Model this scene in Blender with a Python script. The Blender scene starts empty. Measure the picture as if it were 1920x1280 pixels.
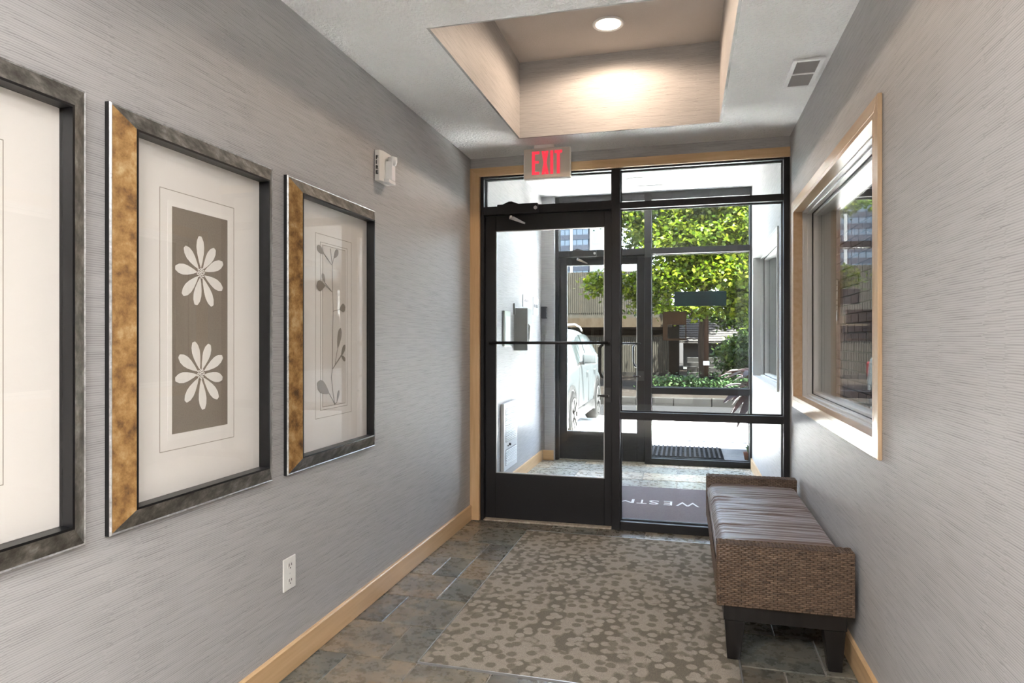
import bpy, bmesh, math, random
from mathutils import Vector, Matrix
random.seed(7)
S = bpy.context.scene
COL = S.collection
pi = math.pi
R_ = math.radians

# ------------------------------------------------------------ camera, light
cam_d = bpy.data.cameras.new('camera')
cam = bpy.data.objects.new('camera', cam_d); COL.objects.link(cam)
cam_d.sensor_width = 36.0
cam_d.lens = 36.0 * 1231.0 / 1920.0
cam_d.shift_y = -4.0 / 1920.0
cam_d.clip_start = 0.03; cam_d.clip_end = 2000
cam.location = (0, 0, 1.28)
cam.rotation_euler = (pi / 2, 0, math.atan(325 / 1231.0))
S.camera = cam

W = bpy.data.worlds.new('world'); S.world = W; W.use_nodes = True
wn = W.node_tree.nodes; wl = W.node_tree.links
sky = wn.new('ShaderNodeTexSky'); sky.sky_type = 'NISHITA'
sky.sun_disc = False; sky.sun_elevation = R_(66); sky.sun_rotation = R_(143)
sky.air_density = 1.0; sky.dust_density = 2.5; sky.ozone_density = 1.0
hs = wn.new('ShaderNodeHueSaturation'); hs.inputs['Saturation'].default_value = 0.7
wl.new(sky.outputs[0], hs.inputs['Color']); wl.new(hs.outputs[0], wn['Background'].inputs[0])
wn['Background'].inputs[1].default_value = 0.075

sun_d = bpy.data.lights.new('sun', 'SUN'); sun_d.energy = 4.3; sun_d.angle = R_(0.6)
sun_d.color = (1.0, 0.975, 0.945)
sun = bpy.data.objects.new('sun', sun_d); COL.objects.link(sun)
_d = Vector((-0.6 * math.cos(R_(66)), 0.8 * math.cos(R_(66)), -math.sin(R_(66))))
sun.rotation_euler = _d.to_track_quat('-Z', 'Y').to_euler()

S.view_settings.view_transform = 'Standard'
S.view_settings.look = 'None'
S.view_settings.exposure = 6.1
S.view_settings.gamma = 1.0
S.view_settings.use_curve_mapping = False

# ------------------------------------------------------------ key dimensions
D = 4.5       # inner glazing plane
D2 = 6.93     # outer glazing plane
L = -1.476    # left wall face
RW = 0.637    # right wall face
H = 2.56      # lobby ceiling
HV = 2.79     # vestibule ceiling
TX0, TX1, TY0, TY1, TZ = -1.02, 0.195, 2.535, 4.055, 3.04   # raised ceiling tray
Y0 = 0.25     # passage begins, open lobby behind

# ------------------------------------------------------------ materials
def mat(name):
    m = bpy.data.materials.new(name); m.use_nodes = True
    nt = m.node_tree
    return m, nt.nodes, nt.links, nt.nodes['Principled BSDF']
def plain(name, c, rough=0.5, metal=0.0, spec=0.5, emit=None, es=0.0):
    m, n, l, b = mat(name)
    b.inputs['Base Color'].default_value = (*c, 1); b.inputs['Roughness'].default_value = rough
    b.inputs['Metallic'].default_value = metal; b.inputs['Specular IOR Level'].default_value = spec
    if emit:
        b.inputs['Emission Color'].default_value = (*emit, 1); b.inputs['Emission Strength'].default_value = es
    return m
def coords(n, l, scale, obj=False):
    if obj:
        g = n.new('ShaderNodeTexCoord').outputs['Object']
    else:
        g = n.new('ShaderNodeNewGeometry').outputs['Position']
    mp = n.new('ShaderNodeMapping'); mp.inputs['Scale'].default_value = scale
    l.new(g, mp.inputs[0]); return mp
def noise(n, l, vec, scale=1.0, detail=3.0, rough=0.55):
    t = n.new('ShaderNodeTexNoise'); t.inputs['Scale'].default_value = scale
    t.inputs['Detail'].default_value = detail; t.inputs['Roughness'].default_value = rough
    l.new(vec, t.inputs['Vector']); return t
def ramp(n, l, fac, stops):
    r = n.new('ShaderNodeValToRGB'); e = r.color_ramp.elements
    while len(e) < len(stops): e.new(0.5)
    for q, (p, c) in zip(e, stops):
        q.position = p; q.color = (*c, 1) if len(c) == 3 else c
    l.new(fac, r.inputs[0]); return r
def bump(n, l, h, b, strength, dist):
    bp = n.new('ShaderNodeBump'); bp.inputs['Strength'].default_value = strength
    bp.inputs['Distance'].default_value = dist
    l.new(h, bp.inputs['Height']); l.new(bp.outputs[0], b.inputs['Normal']); return bp
def mth(n, l, op, a, bb=None):
    m = n.new('ShaderNodeMath'); m.operation = op
    for i, v in enumerate((a, bb)):
        if v is None: continue
        if isinstance(v, (int, float)): m.inputs[i].default_value = v
        else: l.new(v, m.inputs[i])
    return m.outputs[0]

def make_wallpaper(name, dark, mid, light):
    m, n, l, b = mat(name)
    g = n.new('ShaderNodeNewGeometry').outputs['Position']
    sp = n.new('ShaderNodeSeparateXYZ'); l.new(g, sp.inputs[0])
    u = mth(n, l, 'ADD', sp.outputs[0], sp.outputs[1])
    # staggered columns of short horizontal reeds
    cb = n.new('ShaderNodeCombineXYZ'); l.new(mth(n, l, 'MULTIPLY', u, 5.5), cb.inputs[0])
    l.new(mth(n, l, 'MULTIPLY', sp.outputs[2], 110.0), cb.inputs[2])
    t1 = noise(n, l, cb.outputs[0], 1.0, 2.0, 0.5)
    col = mth(n, l, 'FLOOR', mth(n, l, 'ADD', mth(n, l, 'MULTIPLY', u, 11.0), mth(n, l, 'MULTIPLY', t1.outputs[0], 1.6)))
    wn_ = n.new('ShaderNodeTexWhiteNoise'); wn_.noise_dimensions = '1D'; l.new(col, wn_.inputs['W'])
    ph = mth(n, l, 'ADD', mth(n, l, 'MULTIPLY', sp.outputs[2], 1080.0), mth(n, l, 'MULTIPLY', wn_.outputs[0], 6.28))
    sn = mth(n, l, 'SINE', mth(n, l, 'ADD', ph, mth(n, l, 'MULTIPLY', t1.outputs[0], 4.0)))
    h = mth(n, l, 'ADD', mth(n, l, 'MULTIPLY', sn, 0.32), mth(n, l, 'MULTIPLY', t1.outputs[0], 1.0))
    r = ramp(n, l, h, [(0.0, dark), (0.32, mid), (0.9, light)])
    l.new(r.outputs[0], b.inputs['Base Color']); b.inputs['Roughness'].default_value = 0.55
    b.inputs['Specular IOR Level'].default_value = 0.3
    bump(n, l, h, b, 0.12, 0.0014)
    return m
M = {}
M['wallpaper'] = make_wallpaper('wallpaper', (0.255, 0.246, 0.243), (0.412, 0.402, 0.40), (0.478, 0.468, 0.466))

def make_ceiling(name, c, s=62.0, st=1.0):
    m, n, l, b = mat(name)
    mp = coords(n, l, (1, 1, 1))
    t = noise(n, l, mp.outputs[0], s, 3.0, 0.6)
    r = ramp(n, l, t.outputs[0], [(0.42, (0, 0, 0)), (0.60, (1, 1, 1))])
    b.inputs['Base Color'].default_value = (*c, 1); b.inputs['Roughness'].default_value = 0.85
    bump(n, l, r.outputs[0], b, st, 0.005)
    return m
M['ceiling'] = make_ceiling('knockdown_ceiling', (0.91, 0.91, 0.905))
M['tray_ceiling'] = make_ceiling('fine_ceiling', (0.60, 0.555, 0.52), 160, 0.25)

def make_wood(name, c1, c2, c3, axis, rough=0.38, s=1.0):
    m, n, l, b = mat(name)
    sc = [38.0 * s, 38.0 * s, 38.0 * s]; sc[axis] = 2.2 * s
    mp = coords(n, l, sc)
    t = noise(n, l, mp.outputs[0], 1.0, 4.0, 0.6)
    r = ramp(n, l, t.outputs[0], [(0.3, c1), (0.52, c2), (0.75, c3)])
    l.new(r.outputs[0], b.inputs['Base Color']); b.inputs['Roughness'].default_value = rough
    return m
mc = ((0.57, 0.36, 0.18), (0.65, 0.43, 0.23), (0.71, 0.49, 0.28))
for i, a in enumerate('xyz'): M['maple_' + a] = make_wood('maple_' + a, *mc, i)
cc = ((0.50, 0.33, 0.19), (0.56, 0.39, 0.24), (0.60, 0.44, 0.29))
for i, a in enumerate('xyz'): M['casing_' + a] = make_wood('casing_' + a, *cc, i, 0.30)
M['dark_wood'] = make_wood('espresso_wood', (0.005, 0.0042, 0.0042), (0.009, 0.0075, 0.0072), (0.014, 0.0115, 0.011), 2, 0.35)

def make_black(name):
    m, n, l, b = mat(name)
    mp = coords(n, l, (60, 60, 60)); t = noise(n, l, mp.outputs[0], 1.0, 3.0)
    r = ramp(n, l, t.outputs[0], [(0.66, (0.0075, 0.0075, 0.0095)), (0.74, (0.017, 0.017, 0.02))])
    l.new(r.outputs[0], b.inputs['Base Color']); b.inputs['Roughness'].default_value = 0.42
    return m
M['black'] = make_black('black_aluminium')
M['gasket'] = plain('gasket', (0.01, 0.01, 0.01), 0.7)

def make_glass(name, tint=(0.97, 0.985, 0.98), r0=0.022, amp=0.92):
    m, n, l, b = mat(name); n.remove(b); o = n['Material Output']
    lw = n.new('ShaderNodeLayerWeight'); lw.inputs[0].default_value = 0.5
    f = mth(n, l, 'ADD', mth(n, l, 'MULTIPLY', mth(n, l, 'POWER', lw.outputs['Facing'], 5.0), amp), r0)
    tr = n.new('ShaderNodeBsdfTransparent'); tr.inputs[0].default_value = (*tint, 1)
    gl = n.new('ShaderNodeBsdfGlossy'); gl.inputs['Roughness'].default_value = 0.0
    mx = n.new('ShaderNodeMixShader'); l.new(f, mx.inputs[0]); l.new(tr.outputs[0], mx.inputs[1]); l.new(gl.outputs[0], mx.inputs[2])
    l.new(mx.outputs[0], o.inputs['Surface'])
    return m
M['glass'] = make_glass('clear_glass')
M['picture_glass'] = make_glass('picture_glass', (0.99, 0.985, 0.975), 0.035, 0.8)
M['car_glass'] = make_glass('car_glass', (0.35, 0.42, 0.42), 0.08, 0.9)

def make_slate(name, k=1.0, calm=False):
    m, n, l, b = mat(name)
    oi = n.new('ShaderNodeObjectInfo')
    g = n.new('ShaderNodeNewGeometry').outputs['Position']
    ad = n.new('ShaderNodeVectorMath'); ad.operation = 'ADD'
    cb = n.new('ShaderNodeCombineXYZ'); l.new(mth(n, l, 'MULTIPLY', oi.outputs['Random'], 40.0), cb.inputs[2])
    l.new(g, ad.inputs[0]); l.new(cb.outputs[0], ad.inputs[1])
    t = noise(n, l, ad.outputs[0], 5.0, 7.0, 0.60)
    t2 = noise(n, l, ad.outputs[0], 22.0, 6.0, 0.7)
    base = ramp(n, l, oi.outputs['Random'], [(p, tuple(q * k for q in c)) for p, c in [(0.0, (0.112, 0.10, 0.083)), (0.2, (0.172, 0.152, 0.122)), (0.42, (0.132, 0.128, 0.112)), (0.62, (0.185, 0.155, 0.120)), (0.8, (0.12, 0.115, 0.10)), (0.9, (0.158, 0.146, 0.128))]])
    base.color_ramp.interpolation = 'CONSTANT'
    var = ramp(n, l, t.outputs[0], [(0.36, (0.70, 0.71, 0.70)), (0.47, (0.95, 1.0, 0.98)), (0.54, (1.35, 1.28, 1.15)), (0.62, (1.05, 1.0, 0.92)), (0.72, (1.25, 0.95, 0.66))])
    v2 = ramp(n, l, t2.outputs[0], [(0.36, (0.80, 0.80, 0.80)), (0.5, (1, 1, 1)), (0.68, (1.16, 1.15, 1.12))])
    mx = n.new('ShaderNodeMix'); mx.data_type = 'RGBA'; mx.blend_type = 'MULTIPLY'; mx.inputs[0].default_value = 0.35 if calm else 0.9
    l.new(base.outputs[0], mx.inputs[6]); l.new(var.outputs[0], mx.inputs[7])
    mx2 = n.new('ShaderNodeMix'); mx2.data_type = 'RGBA'; mx2.blend_type = 'MULTIPLY'; mx2.inputs[0].default_value = 0.8
    l.new(mx.outputs[2], mx2.inputs[6]); l.new(v2.outputs[0], mx2.inputs[7])
    l.new(mx2.outputs[2], b.inputs['Base Color'])
    rr = ramp(n, l, t2.outputs[0], [(0.3, (0.20, 0.20, 0.20)), (0.7, (0.38, 0.38, 0.38))])
    l.new(rr.outputs[0], b.inputs['Roughness'])
    bump(n, l, t.outputs[0], b, 0.35, 0.012)
    return m
M['slate'] = make_slate('slate')
M['slate_glare'] = make_slate('glare_slate', 2.3, True)  # slate lightened: the floor glare is put into the colour
M['grout_glare'] = plain('glare_grout', (0.36, 0.34, 0.31), 0.9)  # grout lightened to go with the glare painted into the tiles
M['grout'] = plain('grout', (0.30, 0.27, 0.23), 0.9)

def make_carpet(name):
    m, n, l, b = mat(name)
    oi = n.new('ShaderNodeObjectInfo')
    g = n.new('ShaderNodeNewGeometry').outputs['Position']
    nz = noise(n, l, g, 60.0, 2.0)
    mixv = n.new('ShaderNodeMix'); mixv.data_type = 'VECTOR'; mixv.inputs[0].default_value = 0.012
    l.new(g, mixv.inputs[4]); l.new(nz.outputs['Color'], mixv.inputs[5])
    def dots(off, scale, rad):
        mp = n.new('ShaderNodeMapping'); mp.inputs['Location'].default_value = off; mp.inputs['Scale'].default_value = (1, 1, 0)
        l.new(mixv.outputs[1], mp.inputs[0])
        v = n.new('ShaderNodeTexVoronoi'); v.voronoi_dimensions = '2D'; v.inputs['Scale'].default_value = scale
        v.inputs['Randomness'].default_value = 0.85
        l.new(mp.outputs[0], v.inputs['Vector'])
        r = ramp(n, l, v.outputs['Distance'], [(rad - 0.05, (1, 1, 1)), (rad + 0.05, (0, 0, 0))])
        return r.outputs[0]
    sx = n.new('ShaderNodeSeparateXYZ'); l.new(g, sx.inputs[0])
    bc = n.new('ShaderNodeCombineXYZ'); l.new(mth(n, l, 'MULTIPLY', sx.outputs[0], 7.5), bc.inputs[0]); l.new(mth(n, l, 'MULTIPLY', sx.outputs[1], 4.4), bc.inputs[1])
    big = noise(n, l, bc.outputs[0], 1.0, 2.0, 0.6)
    patch = mth(n, l, 'ADD', mth(n, l, 'MULTIPLY', oi.outputs['Random'], 0.10), mth(n, l, 'MULTIPLY', big.outputs[0], 0.90))
    pm = ramp(n, l, patch, [(0.475, (0, 0, 0)), (0.535, (1, 1, 1))]).outputs[0]
    base = ramp(n, l, pm, [(0.0, (0.155, 0.133, 0.103)), (1.0, (0.300, 0.262, 0.216))])
    def over(prev, fac, c):
        mx = n.new('ShaderNodeMix'); mx.data_type = 'RGBA'
        l.new(fac, mx.inputs[0]); l.new(prev, mx.inputs[6]); mx.inputs[7].default_value = (*c, 1); return mx.outputs[2]
    ld_ = dots((0, 0, 0), 18.0, 0.37); dd_ = dots((3.3, 1.7, 0), 16.0, 0.33)
    c = over(base.outputs[0], mth(n, l, 'MULTIPLY', ld_, mth(n, l, 'SUBTRACT', 1.0, mth(n, l, 'MULTIPLY', pm, 0.55))), (0.315, 0.277, 0.230))
    c = over(c, mth(n, l, 'MULTIPLY', dd_, mth(n, l, 'ADD', 0.12, mth(n, l, 'MULTIPLY', pm, 0.72))), (0.150, 0.126, 0.096))
    fz = noise(n, l, g, 420.0, 1.0)
    fr = ramp(n, l, fz.outputs[0], [(0.3, (0.72, 0.72, 0.72)), (0.7, (1.28, 1.28, 1.28))])
    mx = n.new('ShaderNodeMix'); mx.data_type = 'RGBA'; mx.blend_type = 'MULTIPLY'; mx.inputs[0].default_value = 1.0
    l.new(c, mx.inputs[6]); l.new(fr.outputs[0], mx.inputs[7])
    l.new(mx.outputs[2], b.inputs['Base Color']); b.inputs['Roughness'].default_value = 0.95
    b.inputs['Specular IOR Level'].default_value = 0.1
    bump(n, l, fz.outputs[0], b, 0.5, 0.004)
    return m
M['carpet'] = make_carpet('dotted_carpet')

def mottled(name, stops, scale, rough, metal=0.0, sc=(1, 1, 1), bs=0.0):
    m, n, l, b = mat(name)
    mp = coords(n, l, sc); t = noise(n, l, mp.outputs[0], scale, 5.0, 0.68)
    r = ramp(n, l, t.outputs[0], stops)
    l.new(r.outputs[0], b.inputs['Base Color']); b.inputs['Roughness'].default_value = rough
    b.inputs['Metallic'].default_value = metal
    if bs: bump(n, l, t.outputs[0], b, bs, 0.01)
    return m
M['moulding_warm_glint'] = mottled('rubbed_warm_glint', [(0.30, (0.082, 0.041, 0.0164)), (0.44, (0.246, 0.1271, 0.041)), (0.55, (0.3772, 0.2132, 0.0738)), (0.72, (0.5412, 0.3936, 0.2132))], 26, 0.42, 0.35, (0.82, 0.82, 0.656))  # rubbed moulding finish with warm reflected light put into the colour
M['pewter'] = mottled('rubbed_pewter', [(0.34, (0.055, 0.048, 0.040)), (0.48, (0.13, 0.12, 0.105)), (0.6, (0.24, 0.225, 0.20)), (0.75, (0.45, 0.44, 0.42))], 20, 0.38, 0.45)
M['silver_bead'] = mottled('worn_silver', [(0.3, (0.25, 0.24, 0.23)), (0.7, (0.62, 0.62, 0.62))], 60, 0.35, 0.5)
M['black_lip'] = plain('black_lacquer', (0.006, 0.006, 0.007), 0.3)
M['mat_board'] = plain('white_mat_board', (0.86, 0.835, 0.815), 0.9)
M['taupe'] = mottled('taupe_linen', [(0.3, (0.235, 0.20, 0.165)), (0.7, (0.285, 0.245, 0.205))], 220, 0.9)
M['beige_panel'] = plain('beige_paper', (0.74, 0.70, 0.665), 0.9)
M['mat_line'] = plain('grey_ruled_line', (0.42, 0.38, 0.34), 0.9)
M['petal'] = plain('white_cut_paper', (0.88, 0.86, 0.84), 0.9)
M['leaf_print'] = plain('grey_leaf_print', (0.30, 0.27, 0.235), 0.9)
M['white_plastic'] = plain('white_plastic', (0.80, 0.79, 0.76), 0.35)
M['dark_slot'] = plain('dark_slot', (0.05, 0.045, 0.04), 0.6)
M['ink'] = plain('black_ink', (0.03, 0.03, 0.03), 0.6)
M['clear_lens'] = plain('strobe_lens', (0.86, 0.87, 0.87), 0.12)
M['white_paint'] = plain('white_enamel', (0.80, 0.80, 0.80), 0.4)
M['vent_grey'] = plain('louvre_grey', (0.40, 0.40, 0.41), 0.6)
M['alu'] = plain('brushed_aluminium', (0.62, 0.62, 0.62), 0.35, 0.8)
M['chrome'] = plain('chrome', (0.85, 0.85, 0.86), 0.12, 1.0)
M['vinyl_frame'] = plain('white_vinyl_frame', (0.60, 0.60, 0.59), 0.35)
M['vinyl_dark'] = plain('vinyl_seal', (0.04, 0.04, 0.04), 0.6)
M['threshold'] = mottled('worn_threshold', [(0.4, (0.30, 0.25, 0.19)), (0.6, (0.48, 0.42, 0.35))], 40, 0.5)
M['exit_panel'] = plain('brushed_beige_panel', (0.62, 0.57, 0.50), 0.42, 0.2)
M['exit_red'] = plain('exit_red', (0.75, 0.03, 0.05), 0.5, emit=(1.0, 0.05, 0.09), es=0.011)
M['exit_edge'] = plain('exit_white', (0.80, 0.76, 0.72), 0.5)
M['lens_warm'] = plain('lit_lens', (1, 0.95, 0.86), 0.5, emit=(1.0, 0.86, 0.66), es=0.12)
M['fill_lobby'] = plain('fill_panel_glow', (1, 1, 1), 0.5, emit=(1.0, 0.985, 0.975), es=0.70)  # glow of the added lobby fill panels
M['lobby_wall'] = plain('lobby_plaster', (0.52, 0.50, 0.48), 0.8)
M['lobby_dark'] = plain('walnut_panel', (0.10, 0.075, 0.055), 0.5)
M['lobby_floor'] = plain('lobby_stone', (0.55, 0.52, 0.48), 0.5)
M['plaster'] = plain('stucco', (0.55, 0.52, 0.48), 0.9)
M['brick'] = mottled('red_brick', [(0.3, (0.006885, 0.00243, 0.001215)), (0.5, (0.01215, 0.004659, 0.002227)), (0.75, (0.01701, 0.007695, 0.00405))], 14, 0.9, bs=0.3)
M['mortar'] = plain('mortar', (0.01701, 0.01458, 0.01215), 0.95)
M['concrete_rib'] = mottled('ribbed_concrete', [(0.3, (0.006434, 0.005898, 0.004469)), (0.7, (0.009292, 0.008398, 0.006434))], 6, 0.95)
M['concrete_dark'] = plain('dark_concrete', (0.003089, 0.002831, 0.002317), 0.95)
M['concrete_beam'] = mottled('stained_concrete', [(0.35, (0.006458, 0.00444, 0.002421)), (0.7, (0.0105, 0.008072, 0.005247))], 3, 0.95)
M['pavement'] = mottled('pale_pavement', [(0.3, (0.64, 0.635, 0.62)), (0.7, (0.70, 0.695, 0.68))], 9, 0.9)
M['shade_concrete'] = mottled('shade_concrete', [(0.3, (0.045, 0.045, 0.044)), (0.7, (0.065, 0.065, 0.063))], 8, 0.9)  # forecourt concrete darkened to carry the building's shade
M['asphalt'] = mottled('asphalt', [(0.3, (0.002317, 0.002317, 0.002381)), (0.7, (0.003604, 0.003604, 0.003604))], 5, 0.95)
M['curb'] = mottled('curb_stone', [(0.3, (0.003398, 0.003243, 0.002935)), (0.7, (0.005251, 0.005096, 0.004633))], 12, 0.9, bs=0.3)
M['soil'] = mottled('mulch', [(0.3, (0.001544, 0.001081, 0.0006435)), (0.7, (0.004118, 0.003089, 0.002059))], 14, 1.0)
M['rubber'] = plain('black_rubber', (0.012, 0.012, 0.013), 0.7)
M['bark'] = mottled('bark', [(0.3, (0.004118, 0.002831, 0.002059)), (0.7, (0.01081, 0.007979, 0.00592))], 14, 0.95, sc=(1, 1, 0.25), bs=0.5)
M['post_brown'] = plain('brown_post_paint', (0.008752, 0.004891, 0.003346), 0.55)
M['pot'] = mottled('cream_glazed_pot', [(0.3, (0.01274, 0.01162, 0.009366)), (0.7, (0.01499, 0.01387, 0.01162))], 5, 0.5)
M['car_paint'] = plain('white_car_paint', (0.01729, 0.01932, 0.01989), 0.35)
M['car_trim'] = plain('grey_car_plastic', (0.006, 0.006, 0.006), 0.6)
M['tyre'] = plain('tyre_rubber', (0.002574, 0.002523, 0.00242), 0.8)
M['rim'] = plain('wheel_alloy', (0.02039, 0.02039, 0.01993), 0.45, 0.0)
M['lamp_lens'] = plain('headlamp_lens', (0.03, 0.031, 0.032), 0.3)
M['tower_white'] = plain('white_tower_concrete', (0.04249, 0.04324, 0.04402), 0.8)
M['tower_dark'] = plain('slate_blue_spandrel', (0.005691, 0.006832, 0.009491), 0.5)
M['tower_glass'] = plain('sky_reflecting_window', (0.01821, 0.02353, 0.03036), 0.12, 0.5)
M['shingle'] = mottled('grey_shingle', [(0.3, (0.009266, 0.008752, 0.007979)), (0.7, (0.01647, 0.01544, 0.01441))], 12, 0.95)
M['siding'] = plain('white_siding', (0.02317, 0.02368, 0.02317), 0.8)
M['sign_teal'] = plain('teal_sign_back', (0.0036, 0.027, 0.0279), 0.5)
M['sign_brown'] = plain('brown_sign_back', (0.078, 0.039, 0.015), 0.6)
M['sign_paper'] = plain('sign_paper', (0.34, 0.27, 0.18), 0.8)
M['paper'] = plain('white_paper', (0.82, 0.82, 0.83), 0.8)
M['grey_metal'] = plain('grey_metal_box', (0.34, 0.335, 0.32), 0.4, 0.5)
M['dark_metal'] = plain('charcoal_box', (0.045, 0.045, 0.048), 0.5)
M['pale_plate'] = plain('pale_steel_plate', (0.60, 0.64, 0.60), 0.3, 0.5)
M['doormat'] = mottled('mauve_doormat', [(0.3, (0.115, 0.088, 0.090)), (0.7, (0.205, 0.165, 0.165))], 170, 1.0, bs=0.4)
M['mat_white'] = plain('white_mat_letters', (0.78, 0.76, 0.74), 0.9)
M['lantern_glass'] = plain('frosted_lantern', (0.72, 0.66, 0.55), 0.6)
M['grass_green'] = plain('sprout_green', (0.03, 0.06, 0.01), 0.7)
M['terracotta'] = plain('terracotta', (0.06, 0.022, 0.012), 0.8)

def make_wicker(name):
    m, n, l, b = mat(name)
    at = n.new('ShaderNodeAttribute'); at.attribute_name = 'tint'
    r = ramp(n, l, at.outputs['Fac'], [(0.0, (0.062, 0.038, 0.024)), (0.5, (0.122, 0.076, 0.047)), (1.0, (0.19, 0.125, 0.08))])
    l.new(r.outputs[0], b.inputs['Base Color']); b.inputs['Roughness'].default_value = 0.33
    return m
M['wicker'] = make_wicker('brown_wicker')
M['wicker_core'] = plain('dark_wicker_core', (0.0196, 0.0126, 0.0091), 0.7)
def make_cushion(name):
    m, n, l, b = mat(name)
    b.inputs['Base Color'].default_value = (0.120, 0.078, 0.066, 1); b.inputs['Roughness'].default_value = 0.38
    b.inputs['Sheen Weight'].default_value = 0.2; b.inputs['Sheen Roughness'].default_value = 0.4
    b.inputs['Specular IOR Level'].default_value = 0.7
    return m
M['cushion'] = make_cushion('taupe_satin')

def make_leaf(name, cols, trans=0.45, rough=0.5):
    m, n, l, b = mat(name); o = n['Material Output']
    at = n.new('ShaderNodeAttribute'); at.attribute_name = 'tint'; at.attribute_type = 'GEOMETRY'
    k = len(cols) - 1
    r = ramp(n, l, at.outputs['Fac'], [(i / k, c) for i, c in enumerate(cols)])
    l.new(r.outputs[0], b.inputs['Base Color']); b.inputs['Roughness'].default_value = rough
    b.inputs['Specular IOR Level'].default_value = 0.06
    tl = n.new('ShaderNodeBsdfTranslucent'); l.new(r.outputs[0], tl.inputs[0])
    mx = n.new('ShaderNodeMixShader'); mx.inputs[0].default_value = trans
    l.new(b.outputs[0], mx.inputs[1]); l.new(tl.outputs[0], mx.inputs[2]); l.new(mx.outputs[0], o.inputs['Surface'])
    return m
M['leaf_maple'] = make_leaf('maple_leaf', [(0.006919, 0.01523, 0.001107), (0.01799, 0.02976, 0.001523), (0.03183, 0.0429, 0.002075), (0.05535, 0.06088, 0.004844)])
M['leaf_dark'] = make_leaf('deep_green_leaf', [(0.00346, 0.008649, 0.001269), (0.008072, 0.01672, 0.002018), (0.01441, 0.0248, 0.002883), (0.02537, 0.03575, 0.005189)], 0.35)
M['leaf_shrub'] = make_leaf('shrub_leaf', [(0.004036, 0.009802, 0.002883), (0.008649, 0.01788, 0.005189), (0.01614, 0.0271, 0.008072)], 0.3)
M['leaf_red'] = make_leaf('burgundy_leaf', [(0.006919, 0.00346, 0.002306), (0.02018, 0.002883, 0.002306), (0.01499, 0.009802, 0.00346), (0.0346, 0.004036, 0.00346)], 0.35)

M['car_window'] = plain('tinted_car_window', (0.006178, 0.007465, 0.007465), 0.2, 0.0, 0.2)
M['car_sill'] = plain('silver_grey_cladding', (0.006692, 0.006692, 0.006692), 0.5)
M['tail_red'] = plain('red_tail_lamp', (0.02, 0.001, 0.001), 0.4)
for k_ in 'concrete_rib concrete_beam concrete_dark asphalt curb soil car_paint pot car_trim tyre rim car_window car_sill tail_red lamp_lens shingle siding bark post_brown rubber terracotta grass_green pavement brick mortar tower_white tower_dark tower_glass plaster'.split():
    M[k_].node_tree.nodes['Principled BSDF'].inputs['Specular IOR Level'].default_value = 0.04
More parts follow.
